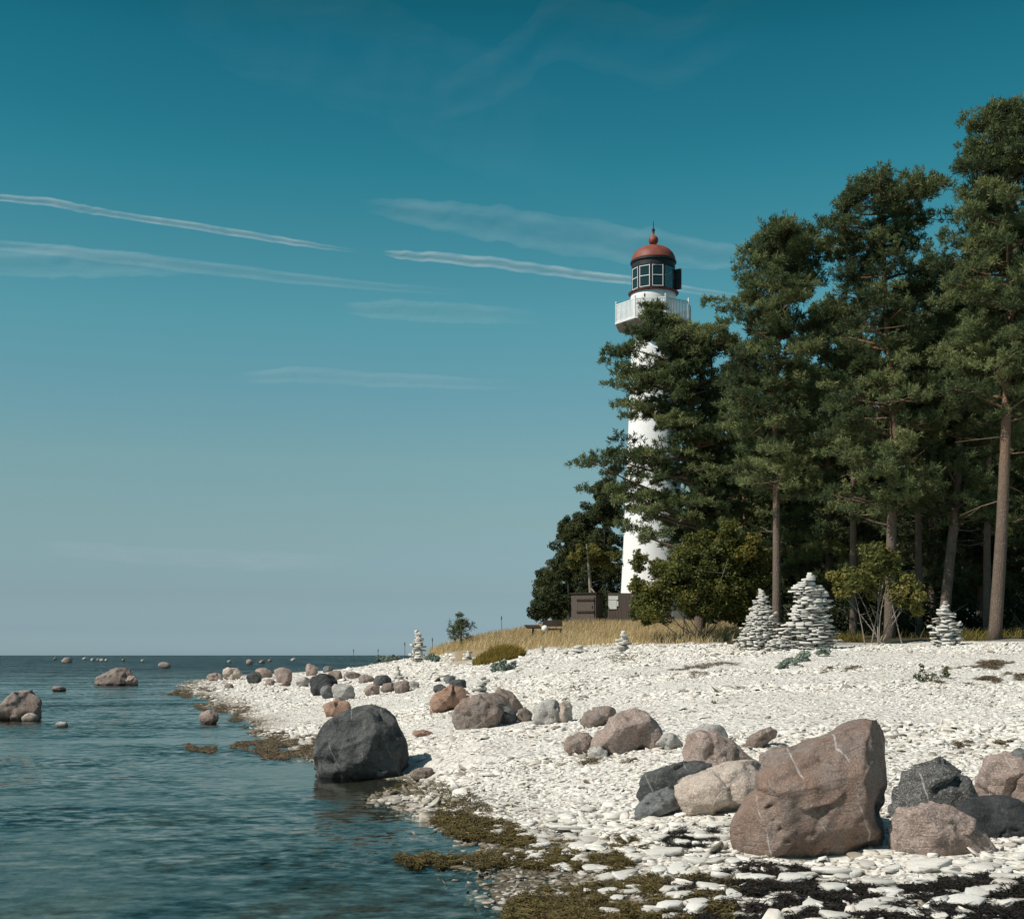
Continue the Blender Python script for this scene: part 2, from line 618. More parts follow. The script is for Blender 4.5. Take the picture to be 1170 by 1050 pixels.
def build_terrain():
    U = np.linspace(-1.05, 1.05, 430)
    V1 = np.exp(np.linspace(math.log(2.0), math.log(150), 520))
    V2 = np.exp(np.linspace(math.log(160), math.log(60000), 24))
    Yv = np.concatenate([V1, V2])
    Yg, Ug = np.meshgrid(Yv, U, indexing='ij')
    X, Y = (Ug * Yg).ravel(), Yg.ravel()
    z = terrain(X, Y)
    z = np.where(Y > 300, np.minimum(z, -0.5), z)
    nr, nc = Yg.shape
    i = np.arange((nr - 1) * (nc - 1))
    r, cc = i // (nc - 1), i % (nc - 1)
    a = r * nc + cc
    Fq = np.stack([a, a + 1, a + nc + 1, a + nc], -1)
    px = CX + F * X / Y
    nz = fbm(np.stack([X, Y, X * 0], -1) * 0.35, 5, 3)
    forest = np.clip((Y - 37.6 - 7 * np.clip((880 - px) / 60, 0, 1) + nz * 1.0) / 1.6, 0, 1) * np.clip((px - 780) / 30, 0, 1) * (Y < 260)
    forest = np.maximum(forest, np.clip((Y - 80) / 10, 0, 1) * np.clip((px - 600) / 40, 0, 1) * (Y < 260))
    dune = np.clip((Y - 52 + nz * 2 + np.clip((640 - px) * .035, 0, 6)) / 2.5, 0, 1) * np.clip((px - 500) / 25, 0, 1) * np.clip((850 - px) / 30, 0, 1) * (Y < 130)
    me = mesh_np('ground', np.stack([X, Y, z], -1), Fq, MAT_GROUND, {'forest': forest, 'dune': dune}, smooth=True)
    o = link('ground', me)
    tag(o, 'pale limestone shingle beach rising from the water to the pine wood', None, None, 'structure')


build_terrain()

# --- water
M = Mat('sea_water')
p = M.pos()
cal = M.noise(M.map(p, (0.10, 0.30, 1)), 1.0, 4, 0.55, 0.6)
calm = M.mapr(cal, 0.38, 0.58, 0.14, 1.0)
def ncol(vec, scale, detail):
    t = M.n('ShaderNodeTexNoise')
    M.put(t.inputs['Vector'], vec)
    t.inputs['Scale'].default_value = scale
    t.inputs['Detail'].default_value = detail
    t.inputs['Roughness'].default_value = 0.6
    sv = M.n('ShaderNodeVectorMath', operation='SUBTRACT')
    M.put(sv.inputs[0], t.outputs['Color'])
    sv.inputs[1].default_value = (0.5, 0.5, 0.5)
    return sv.outputs[0]


def vscale(v_, k_):
    q_ = M.n('ShaderNodeVectorMath', operation='SCALE')
    M.put(q_.inputs[0], v_)
    M.put(q_.inputs[3], k_)
    return q_.outputs[0]


def vadd(a_, b_):
    q_ = M.n('ShaderNodeVectorMath', operation='ADD')
    M.put(q_.inputs[0], a_)
    M.put(q_.inputs[1], b_)
    return q_.outputs[0]


# slopes of the ripples: short wavelets with long crests, a slow swell, calmer lanes; the wavelets lean towards the shore
w1 = ncol(M.map(p, (1.15, 2.2, 1), rot=(0, 0, 0.16)), 1.0, 5)
w2 = ncol(M.map(p, (1.1, 1.5, 1), rot=(0, 0, -0.35)), 4.6, 4)
w3 = ncol(M.map(p, (0.5, 1.0, 1), rot=(0, 0, 0.2)), 0.24, 5)
sl = vadd(vadd(vscale(w1, 0.42), vscale(w2, 0.80)), vscale(w3, 0.34))
ln_ = M.n('ShaderNodeVectorMath', operation='LENGTH')
M.put(ln_.inputs[0], p)
off_ = M.mapr(ln_.outputs['Value'], 18, 130, 0.9, 3.0)
calm = M.math('MULTIPLY', M.math('MAXIMUM', calm, M.mapr(ln_.outputs['Value'], 30, 160, 0.16, 0.95)), off_)   # the wind chop grows away from the sheltered shore
sl = vscale(sl, calm)
cv = M.n('ShaderNodeCombineXYZ')
cv.inputs[1].default_value = -0.085
sl = vadd(sl, vscale(cv.outputs[0], calm))
fl = M.n('ShaderNodeVectorMath', operation='MULTIPLY')
M.put(fl.inputs[0], sl)
fl.inputs[1].default_value = (1, 1, 0)
cu = M.n('ShaderNodeCombineXYZ')
cu.inputs[2].default_value = 1.0
nn_ = M.n('ShaderNodeVectorMath', operation='NORMALIZE')
M.put(nn_.inputs[0], vadd(fl.outputs[0], cu.outputs[0]))
nb = nn_.outputs[0]
gl = M.n('ShaderNodeBsdfGlossy')
gl.inputs['Color'].default_value = (1.0, 0.98, 0.95, 1)
gl.inputs['Roughness'].default_value = 0.07
M.put(gl.inputs['Normal'], nb)
tr = M.n('ShaderNodeBsdfTransparent')
tr.inputs[0].default_value = (0.52, 0.60, 0.57, 1)
fr = M.n('ShaderNodeFresnel')
fr.inputs['IOR'].default_value = 1.333
M.put(fr.inputs['Normal'], nb)
mx = M.n('ShaderNodeMixShader')
M.put(mx.inputs[0], fr.outputs[0])
M.t.links.new(tr.outputs[0], mx.inputs[1])
M.t.links.new(gl.outputs[0], mx.inputs[2])
MAT_WATER = M.done(mx.outputs[0])
wy = np.concatenate([[1.0], np.exp(np.linspace(math.log(2), math.log(60000), 60))])
wx = np.linspace(-1.05, 1.05, 41)
WY, WX = np.meshgrid(wy, wx, indexing='ij')
nr, nc = WY.shape
i = np.arange((nr - 1) * (nc - 1))
a = (i // (nc - 1)) * nc + i % (nc - 1)
me = mesh_np('water', np.stack([(WX * WY).ravel(), WY.ravel(), WY.ravel() * 0], -1), np.stack([a, a + 1, a + nc + 1, a + nc], -1), MAT_WATER, smooth=True)
tag(link('water', me), 'dark teal rippled sea reaching to the horizon', None, None, 'structure')

# ================================================================== rocks
MR = {
    'brown': rock_mat('brown_granite', (0.195, 0.125, 0.095), (0.255, 0.195, 0.165), (0.095, 0.075, 0.064), 0.30, 0.6, 1.0, 0.25, (0.27, 0.145, 0.09)),
    'pink': rock_mat('pink_granite', (0.27, 0.198, 0.165), (0.36, 0.285, 0.25), (0.16, 0.12, 0.105), 0.45, 0.3),
    'orange': rock_mat('rusty_granite', (0.27, 0.155, 0.105), (0.34, 0.22, 0.16), (0.15, 0.09, 0.065), 0.4, 0.0),
    'taupe': rock_mat('taupe_granite', (0.205, 0.15, 0.125), (0.28, 0.22, 0.185), (0.11, 0.085, 0.075), 0.4, 0.3, 1.0, 0.25, (0.27, 0.17, 0.125)),
    'cream': rock_mat('cream_granite', (0.42, 0.335, 0.275), (0.50, 0.43, 0.37), (0.27, 0.20, 0.16), 0.4, 0.3),
    'dark': rock_mat('dark_gneiss', (0.042, 0.044, 0.046), (0.105, 0.104, 0.098), (0.018, 0.020, 0.022), 0.25, 0.25, 0.8, 0.4),
    'black': rock_mat('black_gneiss', (0.022, 0.024, 0.027), (0.06, 0.062, 0.064), (0.012, 0.013, 0.015), 0.2, 0.0, 1.0, 0.3),
    'grey': rock_mat('grey_gneiss', (0.12, 0.122, 0.122), (0.18, 0.182, 0.18), (0.06, 0.062, 0.065), 0.35, 0.0),
    'speck': rock_mat('speckled_gabbro', (0.085, 0.084, 0.08), (0.15, 0.145, 0.135), (0.035, 0.035, 0.037), 0.9, 0.5),
    'pale': rock_mat('pale_grey_granite', (0.36, 0.33, 0.30), (0.43, 0.41, 0.38), (0.23, 0.20, 0.18), 0.4, 0.0),
}


def icosphere(sub):
    import bmesh
    bm = bmesh.new()
    bmesh.ops.create_icosphere(bm, subdivisions=sub, radius=1.0)
    V = np.array([v.co[:] for v in bm.verts])
    Fc = np.array([[v.index for v in f.verts] for f in bm.faces])
    bm.free()
    return V, Fc


ICO = {k: icosphere(k) for k in (3, 4, 5, 6)}
PLACED = []


def rock(outline, mat, label, seed, depth=0.8, sub=4, chips=10, p=2.6, rough=0.05, group=None, name='boulder', base_py=None, planes=None, sink=0.12, facets=14, facet_amp=0.13, fsoft=0.0016, dents=()):
    """boulder from its outline (photo columns and rows); the outline sets size, a real depth is given"""
    R = np.random.default_rng(seed)
    ol = np.array(outline, float)
    x0, x1, yt, yb = ol[:, 0].min(), ol[:, 0].max(), ol[:, 1].min(), ol[:, 1].max()
    cx = (x0 + x1) / 2
    g = ground_at(cx, base_py or yb)
    wpx = x1 - x0
    Yc = g.y
    for _ in range(3):
        s = Yc / F
        D = wpx * s * depth
        Yc = g.y + D * 0.36
    s = Yc / F
    zb = EYE - (yb - HY) * s
    X = (ol[:, 0] - CX) * s
    Z = EYE - (ol[:, 1] - HY) * s
    cX, cZ = (X.min() + X.max()) / 2, (Z.min() + Z.max()) / 2
    H = Z.max() - Z.min()
    # lower part goes into the ground
    t = np.clip((cZ - Z) / (H / 2), 0, 1)
    Z = Z - t ** 2 * H * sink
    # dense polar radius function
    n = len(X)
    pts = []
    for k in range(n):
        for q in np.linspace(0, 1, 10, endpoint=False):
            pts.append((X[k] * (1 - q) + X[(k + 1) % n] * q - cX, Z[k] * (1 - q) + Z[(k + 1) % n] * q - cZ))
    pts = np.array(pts)
    th = np.arctan2(pts[:, 1], pts[:, 0])
    rr = np.hypot(pts[:, 0], pts[:, 1])
    o = np.argsort(th)
    th, rr = th[o], rr[o]
    th = np.concatenate([th - 2 * np.pi, th, th + 2 * np.pi])
    rr = np.concatenate([rr, rr, rr])
    V, Fc = ICO[sub]
    d = V
    ang = np.arctan2(d[:, 2], d[:, 0])
    rad = np.hypot(d[:, 0], d[:, 2])
    k = (rad ** p + np.abs(d[:, 1]) ** p) ** (-1 / p)
    Rt = np.interp(ang, th, rr)
    # the outline blends to its smooth version towards the front and back
    P = np.stack([Rt * rad * k * np.cos(ang), d[:, 1] * k * D / 2, Rt * rad * k * np.sin(ang)], -1)
    size = math.sqrt(wpx * s * H)
    # chip flat facets, mostly facing the front, back and top
    hw = wpx * s / 2
    dims = np.array([hw, D / 2, H / 2])
    pl = []
    for _ in range(chips):
        nn = unit(np.array([R.normal(0, 0.75), R.choice([-1, -1, 1]) * abs(R.normal(0.9, 0.4)), R.normal(0.1, 0.6)]))
        sup = (P @ nn).max()
        pl.append((nn, sup * R.uniform(0.62, 0.9)))
    for q in planes or ():
        nn = unit(np.array(q[:3], float))
        pl.append((nn, (P @ nn).max() * q[3]))
    for nn, dd in pl:
        e = P @ nn - dd
        P = P - np.where(e > 0, e * 0.93, 0)[:, None] * nn[None]
    # fracture facets: patches of the skin tilted against each other
    if facets:
        sd = P[R.integers(0, len(P), facets)]
        q = P + 0.10 * size * np.stack([vnoise(P * 4 / size + o_, seed + o_) for o_ in (1, 7, 13)], -1)
        d2 = ((q[:, None] - sd[None]) ** 2).sum(-1)
        w8 = np.exp(-(d2 - d2.min(1, keepdims=True)) / (fsoft * size * size))
        w8 /= w8.sum(1, keepdims=True)
        tn = R.normal(0, 1, (facets, 3)) * facet_amp
        off_ = R.normal(0, 1, facets) * facet_amp * size * 0.16
        disp = (w8 * (np.einsum('vfk,fk->vf', q[:, None] - sd[None], tn) + off_[None])).sum(1)
        P = P + unit(P) * np.clip(disp, -0.16 * size, 0.10 * size)[:, None]
    for ex, ey, er, ed in dents:
        q = np.stack([(ex - CX) * s - cX, EYE - (ey - HY) * s - cZ], -1)
        dd = ((P[:, 0] - q[0]) ** 2 + (P[:, 2] - q[1]) ** 2) / (er * s) ** 2
        P[:, 1] += np.where(P[:, 1] < 0.15 * D, np.exp(-dd * 1.5), 0) * ed * size
    # ledges and roughness
    u = unit(P)
    sc = 2.2 / size
    fb = fbm(P * sc + seed * 3.1, seed, 3)
    ridg = 1 - np.abs(fbm(P * sc * 1.9 + seed * 1.7, seed + 5, 3))
    fine = fbm(P * sc * 6 + seed, seed + 9, 3)
    P = P + u * (size * rough * (0.8 * fb + 0.8 * (ridg - 0.7) + 0.22 * fine))[:, None]
    me = mesh_np(name, P, Fc, mat, smooth=True)
    ob = link(name, me, None, (cX, Yc, cZ))
    tag(ob, label, 'boulder' if wpx * s > 0.25 else 'rock', group)
    PLACED.append((cX, Yc, hw * 0.8, D * 0.4))
    return ob


def box_outline(b, seed, n=10, flat=0.5):
    """generic lumpy outline in a box of the photo"""
    R = np.random.default_rng(seed + 100)
    x0, y0, x1, y1 = b
    cx, cy, hw, hh = (x0 + x1) / 2, (y0 + y1) / 2, (x1 - x0) / 2, (y1 - y0) / 2
    out = []
    off = R.uniform(0, 6.28)
    sk = R.uniform(-0.35, 0.35)
    for k in range(n):
        a = 2 * math.pi * k / n + off / n
        ca, sa = math.cos(a), math.sin(a)
        e = 2.8 if sa < 0 else 2.2
        q = (abs(ca) ** e + abs(sa) ** e) ** (-1 / e)
        q *= R.uniform(0.86, 1.0)
        x, y = ca * q, sa * q
        out.append([x + sk * max(0, y) * 0.5, -y])
    out = np.array(out)
    out[:, 0] = (out[:, 0] - out[:, 0].min()) / np.ptp(out[:, 0]) * 2 - 1
    out[:, 1] = (out[:, 1] - out[:, 1].min()) / np.ptp(out[:, 1]) * 2 - 1
    return [(cx + x * hw, cy + y * hh) for x, y in out]

# hero boulders: outlines read from the photograph
rock([(833, 950), (838, 936), (856, 912), (867, 903), (868, 886), (880, 870), (905, 856), (935, 840), (968, 826), (990, 820), (1003, 821), (1014, 834), (1017, 860), (1018, 890), (1014, 920), (1003, 955), (993, 975), (965, 984), (930, 990), (905, 986), (875, 978), (845, 976), (836, 965)],
     MR['brown'], 'huge angular reddish brown boulder with white veins, largest in the foreground', 12, 0.85, 6, 0, 2.5, 0.026, None, 'boulder', 986,
     [(-0.22, -0.80, 0.60, 0.66), (-0.05, -1, -0.12, 0.66), (-0.72, -0.72, -0.10, 0.70), (0.86, -0.52, 0.05, 0.74), (0.1, -0.8, -0.7, 0.72), (0.35, -0.9, 0.35, 0.80), (-0.5, -0.6, 0.62, 0.86)], 0.02, 34, 0.062, 0.0005,
     [(1000, 926, 13, 0.17), (1006, 908, 9, 0.10), (990, 915, 8, 0.06), (868, 905, 6, 0.06), (872, 918, 4, 0.05), (876, 930, 4, 0.05), (882, 942, 4, 0.045), (890, 954, 4, 0.04), (898, 964, 4, 0.03), (850, 990, 14, 0.10), (985, 962, 14, 0.08), (965, 945, 6, 0.03)])
rock([(362.6, 857), (364, 883), (373, 890), (400, 892), (453, 891), (468.5, 883), (469, 867), (461, 842), (450.5, 821), (437.7, 809.5), (422, 807), (401.7, 813.5), (383.7, 821), (371, 830), (366, 842)],
     MR['dark'], 'big smooth charcoal boulder at the water edge with its own reflection', 23, 0.85, 6, 0, 2.6, 0.045, None, 'boulder', 889, [(-0.3, -1, 0.6, 0.86), (0.5, -1, 0.0, 0.9)], 0.06, 12, 0.10, 0.004, [(385, 868, 9, 0.04), (440, 866, 12, 0.05), (420, 832, 14, 0.03)])
rock([(513.8, 823), (517, 810), (527, 797), (547, 793), (568, 793.6), (574, 800), (577, 814), (570, 827), (545, 832), (524, 833)], MR['taupe'],
     'rounded taupe boulder on the shingle carrying a small stone stack', 31, 0.8, 5, 6, 2.6, 0.045)
rock([(556, 812), (560, 794), (570, 786), (582, 789), (594, 800), (600, 810), (592, 815), (570, 816)], MR['taupe'], 'brown boulder leaning behind the boulder that carries a stone stack', 32, 0.8, 4)
rock([(490, 812), (493, 801), (500, 790), (515, 782), (530, 785), (537, 794), (525, 804), (506, 813)], MR['orange'], 'rust orange boulder left of the boulder that carries a stone stack', 33, 0.8, 5, 6, 2.6, 0.04)
rock([(555, 824), (558, 814), (568, 807), (580, 806), (589, 814), (588, 824), (570, 826)], MR['grey'], 'blue grey rounded rock in front of the brown pair of boulders', 34, 0.8, 4)
rock([(569, 824), (573, 815), (584, 814), (591, 820), (590, 826), (575, 827)], MR['pink'], 'small pink rock against the blue grey rounded rock', 35, 0.8, 4)
rock([(590, 822), (592, 811), (600, 808), (608, 815), (608, 824), (597, 825)], MR['taupe'], 'small knobbly brown rock right of the blue grey rounded rock', 36, 0.8, 4)
rock([(609, 824), (612, 808), (625, 798), (640, 799), (646, 810), (644, 824), (625, 827)], MR['pale'], 'pale mottled boulder, first right of the brown rock cluster', 37, 0.8, 4, 8, 2.5, 0.06)
rock([(630, 824), (634, 808), (645, 800), (655, 806), (655, 822), (644, 826)], MR['cream'], 'whitish pink boulder merging with the pale mottled boulder', 38, 0.8, 4, 8, 2.5, 0.06)
rock([(661, 826), (668, 814), (683, 807), (697, 806), (705, 813), (700, 826), (675, 831)], MR['taupe'], 'low brown boulder with a grey foot behind the rounded pinkish boulder', 39, 0.8, 4)
rock([(679, 853), (681, 838), (692, 823), (706, 814), (726, 811), (745, 818), (752, 830), (758, 842), (752, 850), (733, 854), (712, 857), (696, 860), (684, 858)], MR['pink'],
     'rounded pinkish brown boulder with a crack, mid beach', 40, 0.8, 5, 6, 2.5, 0.04)
rock([(643, 857), (646, 843), (660, 836), (674, 836), (680, 846), (678, 857), (660, 862), (648, 862)], MR['taupe'], 'dark brown angular boulder left of the rounded pinkish boulder', 41, 0.8, 5, 9, 2.8, 0.05)
rock([(672, 864), (674, 855), (686, 852), (695, 858), (694, 866), (680, 868)], MR['pale'], 'small pale boulder at the foot of the rounded pinkish boulder', 42, 0.8, 4)
rock([(750, 850), (756, 840), (768, 836), (780, 843), (781, 853), (765, 857)], MR['pale'], 'low pale grey boulder right of the rounded pinkish boulder', 43, 0.8, 4)
rock([(782, 846), (788, 834), (805, 828), (824, 829), (832, 840), (828, 850), (800, 850)], MR['pale'], 'grey boulder peeping behind the cracked pink boulder', 44, 0.8, 4)
rock([(777, 878), (779, 852), (788, 841), (800, 836), (820, 835), (832, 842), (846, 855), (859, 868), (853, 880), (830, 886), (800, 886)], MR['pink'], 'cracked angular pink boulder behind the charcoal pair', 45, 0.8, 5, 9, 2.8, 0.05)
rock([(845, 854), (858, 840), (872, 833), (881, 830), (887, 834), (886, 843), (872, 849), (858, 855)], MR['taupe'], 'lone wedge shaped brown boulder above the huge brown boulder', 46, 0.7, 4, 8, 3.0, 0.04)
rock([(732, 905), (732, 893), (738, 882), (760, 875), (795, 868), (808, 871), (813, 884), (798, 893), (778, 901), (757, 909), (740, 914)], MR['dark'], 'upper of two smooth charcoal boulders left of the cream boulder', 47, 0.7, 5, 4, 2.5, 0.03)
rock([(722, 930), (726, 922), (744, 908), (763, 899), (776, 904), (780, 918), (765, 930), (740, 934), (727, 934)], MR['grey'], 'lower of two smooth charcoal boulders left of the cream boulder', 48, 0.7, 5, 4, 2.5, 0.03)
rock([(771, 908), (773, 897), (785, 889), (810, 878), (845, 870), (862, 871), (873, 885), (871, 906), (862, 920), (840, 928), (800, 931), (784, 926)], MR['cream'],
     'cream coloured boulder touching the huge brown boulder', 49, 0.75, 5, 6, 2.6, 0.035)
rock([(866, 884), (868, 864), (878, 855), (892, 851), (905, 855), (912, 872), (900, 888), (880, 890)], MR['taupe'], 'grey brown boulder half hidden behind the huge brown boulder', 50, 0.8, 4)
rock([(1020, 930), (1022, 890), (1032, 868), (1052, 865), (1078, 872), (1102, 890), (1115, 910), (1114, 928), (1070, 934)], MR['speck'], 'speckled dark grey boulder in the shade right of the huge brown boulder', 51, 0.75, 5, 4, 2.6, 0.03)
rock([(1023, 974), (1025, 945), (1033, 926), (1058, 919), (1085, 922), (1104, 935), (1126, 952), (1136, 965), (1130, 975), (1095, 978), (1060, 975), (1032, 979)], MR['pink'],
     'flat topped pinkish slab boulder in front of the speckled grey boulder', 52, 0.7, 5, 5, 2.8, 0.04)
rock([(1096, 932), (1108, 918), (1138, 914), (1165, 920), (1180, 938), (1174, 952), (1140, 957), (1110, 951)], MR['black'], 'low black boulder at the right edge of the picture', 53, 0.75, 5, 5, 2.6, 0.04)
rock([(1119, 912), (1120, 880), (1126, 864), (1145, 860), (1160, 866), (1180, 880), (1184, 914), (1150, 917)], MR['pink'], 'pink boulder at the right edge above the black boulder', 54, 0.8, 5)
rock([(1157, 915), (1160, 890), (1172, 880), (1190, 880), (1200, 900), (1195, 920)], MR['taupe'], 'brown boulder cut by the right edge beside the pink boulder', 55, 0.8, 4)
rock([(1148, 876), (1154, 862), (1168, 856), (1185, 862), (1190, 878)], MR['grey'], 'grey boulder cut by the right edge behind the pink boulder', 56, 0.8, 4)
# sea boulders
rock([(-14, 820), (-10, 812), (8, 798), (22, 790), (38, 789), (48, 797), (51, 806), (48, 821), (20, 823)], MR['taupe'], 'big brown boulder in the sea at the left edge of the picture', 60, 0.8, 5, 6, 2.6, 0.05, 'boulders standing in the sea')
rock([(23, 821), (26, 816), (36, 814), (45, 818), (44, 823), (30, 824)], MR['cream'], 'pale flat rock at the foot of the left edge sea boulder', 61, 0.6, 3)
rock([(107, 781), (111, 774), (122, 768), (135, 763), (145, 764), (151, 772), (150, 781), (130, 783)], MR['taupe'], 'larger brown boulder of the pair standing in the sea', 62, 0.8, 5, 6, 2.6, 0.05, 'boulders standing in the sea')
rock([(140, 781), (142, 774), (150, 772), (158, 775), (160, 782), (150, 783)], MR['pink'], 'smaller pink boulder of the pair standing in the sea', 63, 0.8, 4, group='boulders standing in the sea')
for b, m, lab, sd in [
    ((59, 784, 75, 790), 'taupe', 'small low rock in the sea below the pair of boulders', 64),
    ((63, 824, 77, 831), 'pale', 'small pale topped rock in the sea right of the left edge boulder', 65),
    ((181, 756, 196, 763), 'pink', 'lone pale pink rock in the sea below the horizon', 66),
    ((70, 751, 83, 757), 'pink', 'pale rock near the horizon at the far left', 67),
    ((281, 753, 290, 759), 'pink', 'pinkish rock near the horizon behind the point', 68),
    ((296, 754, 303, 758), 'taupe', 'tiny dull rock near the horizon behind the point', 69),
    ((228, 811, 249, 827), 'pink', 'rounded pink boulder standing in the water off the shore', 70),
]:
    rock(box_outline(b, sd), MR[m], lab, sd, 0.8, 3 if sd != 70 else 4, 6, 2.6, 0.05, 'boulders standing in the sea')
for k, (x, y, w_) in enumerate([(63, 754, 4), (97, 754, 5), (106, 755, 5), (112, 755, 4), (116, 755.5, 5), (121, 755.5, 3), (141, 755.5, 4), (163, 756, 4), (262, 757, 5), (308, 756, 5), (335, 755, 6)]):
    rock(box_outline((x - w_ / 2, y - 3, x + w_ / 2, y), 200 + k), MR['pale' if k % 3 else 'taupe'], 'tiny pale skerry far out near the horizon', 200 + k, 0.8, 3, 4, 2.4, 0.04, 'tiny skerries near the horizon')
# boulders on the point and the middle beach
for b, m, lab, sd in [
    ((366, 801, 402, 818), 'orange', 'flat orange brown boulder above the big charcoal boulder', 80),
    ((353, 771, 387, 794), 'black', 'large black boulder amid the rocks of the point', 81),
    ((379, 780, 406, 800), 'pale', 'grey boulder right of the large black boulder', 82),
    ((416, 781, 434, 795), 'pink', 'squat pink boulder left of two brown ones on the upper beach', 83),
    ((434, 780, 456, 791), 'taupe', 'brown boulder under the tiny stone stack', 84),
    ((450, 778, 469, 792), 'taupe', 'rounded brown boulder right of the tiny stone stack', 85),
    ((426, 771, 446, 784), 'dark', 'dark grey boulder behind the squat pink boulder', 86),
    ((408, 771, 428, 780), 'taupe', 'flat brown boulder left of the dark grey boulder', 87),
    ((392, 768, 413, 776), 'taupe', 'long low brown boulder near the plants', 88),
    ((374, 766, 392, 778), 'taupe', 'brown boulder right behind the large black boulder', 89),
    ((348, 759, 363, 772), 'pink', 'pointed pink boulder standing against the sea', 90),
    ((369, 761, 381, 768), 'grey', 'small grey boulder right of the pointed pink one', 91),
    ((311, 763, 334, 780), 'pink', 'large tan boulder with a peaked top on the point', 92),
    ((292, 763, 311, 775), 'pink', 'rounded tan boulder behind the dark one on the point', 93),
    ((282, 768, 299, 781), 'dark', 'dark grey boulder on the point between tan ones', 94),
    ((255, 763, 276, 777), 'cream', 'slanted cream boulder near the tip of the point', 95),
    ((236, 769, 256, 778), 'pink', 'reddish boulder at the very tip of the point', 96),
    ((338, 774, 353, 785), 'pale', 'pale grey boulder left of the large black boulder', 97),
    ((256, 781, 267, 787), 'taupe', 'small brown rock on the flat below the cream boulder', 98),
    ((471, 834, 496, 841), 'orange', 'thin flat rusty rock right of the big charcoal boulder', 99),
    ((470, 877, 497, 891), 'taupe', 'boxy pinkish rock touching the foot of the charcoal boulder', 100),
    ((495, 782, 510, 791), 'dark', 'small dark rock behind the rust orange boulder', 101),
    ((513, 776, 534, 787), 'dark', 'dark rounded boulder behind the rust orange boulder', 102),
    ((507, 772, 521, 781), 'grey', 'small grey rock at the back of the dark rounded boulder', 103),
    ((466, 778, 479, 787), 'pale', 'small pale rock right of the rounded brown boulder', 104),
    ((382, 797, 396, 807), 'grey', 'small grey rock behind the flat orange brown boulder', 105),
    ((524, 806, 536, 815), 'pale', 'small white rock between the rust orange and taupe boulders', 106),
    ((303, 775, 314, 783), 'pink', 'small pink rock in front of the peaked tan boulder', 107),
    ((322, 776, 333, 784), 'taupe', 'small brown rock in front of the peaked tan boulder', 108),
    ((366, 783, 381, 798), 'grey', 'low grey rock at the foot of the large black boulder', 109),
]:
    rock(box_outline(b, sd), MR[m], lab, sd, 0.85, 4, 8, 2.7, 0.05, 'boulders scattered over the beach')

# ================================================================== limestone stones
def stone_proto(k, seed, fine, lo=0.62):
    """thin irregular slab, radius about 1, thickness about 1 (scaled later)"""
    R = np.random.default_rng(seed)
    a = np.sort(np.linspace(0, 2 * np.pi, k, endpoint=False) + R.uniform(-0.32, 0.32, k) * 6.28 / k)
    r = R.uniform(lo, 1.10, k)
    x, y = np.cos(a) * r, np.sin(a) * r
    tilt = R.normal(0, 0.14, 2)
    rings = [(0.90, -0.5), (1.0, -0.15), (0.985, 0.28), (0.90, 0.5)] if fine else [(0.97, -0.5), (1.0, 0.2), (0.86, 0.5)]
    V, Fc = [], []
    for s, h in rings:
        jit = R.normal(0, 0.045, (k, 3)) if fine else np.zeros((k, 3))
        V.append(np.stack([x * s, y * s, h + (x * tilt[0] + y * tilt[1]) * s * 0.6 + 0 * x], -1) + jit)
    V = np.concatenate(V)
    m = len(rings)
    for i in range(m - 1):
        for j in range(k):
            q, w = i * k + j, i * k + (j + 1) % k
            Fc += [(q, w, w + k), (q, w + k, q + k)]
    V = np.concatenate([V, [[R.normal(0, .1), R.normal(0, .1), 0.52 + R.normal(0, 0.05)]]])
    c = len(V) - 1
    for j in range(k):
        Fc.append(((m - 1) * k + j, (m - 1) * k + (j + 1) % k, c))
    return V, np.array(Fc)


PROTO_F = [stone_proto(9, 500 + i, True) for i in range(14)]
PROTO_C = [stone_proto(6, 600 + i, False) for i in range(12)]

M = Mat('limestone')
p = M.pos()
t = M.attr('tint')
c = M.ramp(t, [(0.0, (0.12, 0.10, 0.08)), (0.12, (0.36, 0.315, 0.25)), (0.35, (0.64, 0.59, 0.52)), (1.0, (0.82, 0.785, 0.725))])
c = M.mix(M.mapr(M.noise(p, 14, 6, 0.65), 0.42, 0.75, 0, 0.5), c, (0.40, 0.37, 0.32))
st = M.attr('stain')
c = M.mix(M.math('MULTIPLY', st, M.mapr(M.noise(p, 9, 5, 0.6), 0.30, 0.55, 0.35, 1.0)), c, (0.13, 0.10, 0.06))
MAT_STONE = M.done(M.pbsdf(c, 0.88, M.bump(M.noise(p, 45, 6, 0.65), 0.35, 0.02), 0.25))

M = Mat('limestone_slab')
v = M.coord()
oi = M.n('ShaderNodeObjectInfo')
va = M.n('ShaderNodeVectorMath', operation='ADD')
M.put(va.inputs[0], v)
M.put(va.inputs[1], oi.outputs['Location'])
v = va.outputs[0]
c = M.ramp(oi.outputs['Random'], [(0.0, (0.56, 0.52, 0.46)), (0.35, (0.70, 0.67, 0.61)), (1.0, (0.80, 0.77, 0.72))])
c = M.mix(M.mapr(M.noise(v, 11, 7, 0.66), 0.45, 0.72, 0, 0.5), c, (0.42, 0.39, 0.335))
c = M.mix(M.mapr(M.noise(v, 4, 5, 0.6), 0.58, 0.70, 0, 0.35), c, (0.27, 0.23, 0.17))
hh = M.math('ADD', M.noise(v, 16, 7, 0.66), M.math('MULTIPLY', M.noise(M.map(v, (1, 1, 7)), 10, 4), 0.6))
MAT_SLAB = M.done(M.pbsdf(c, 0.86, M.bump(hh, 0.55, 0.02), 0.25))


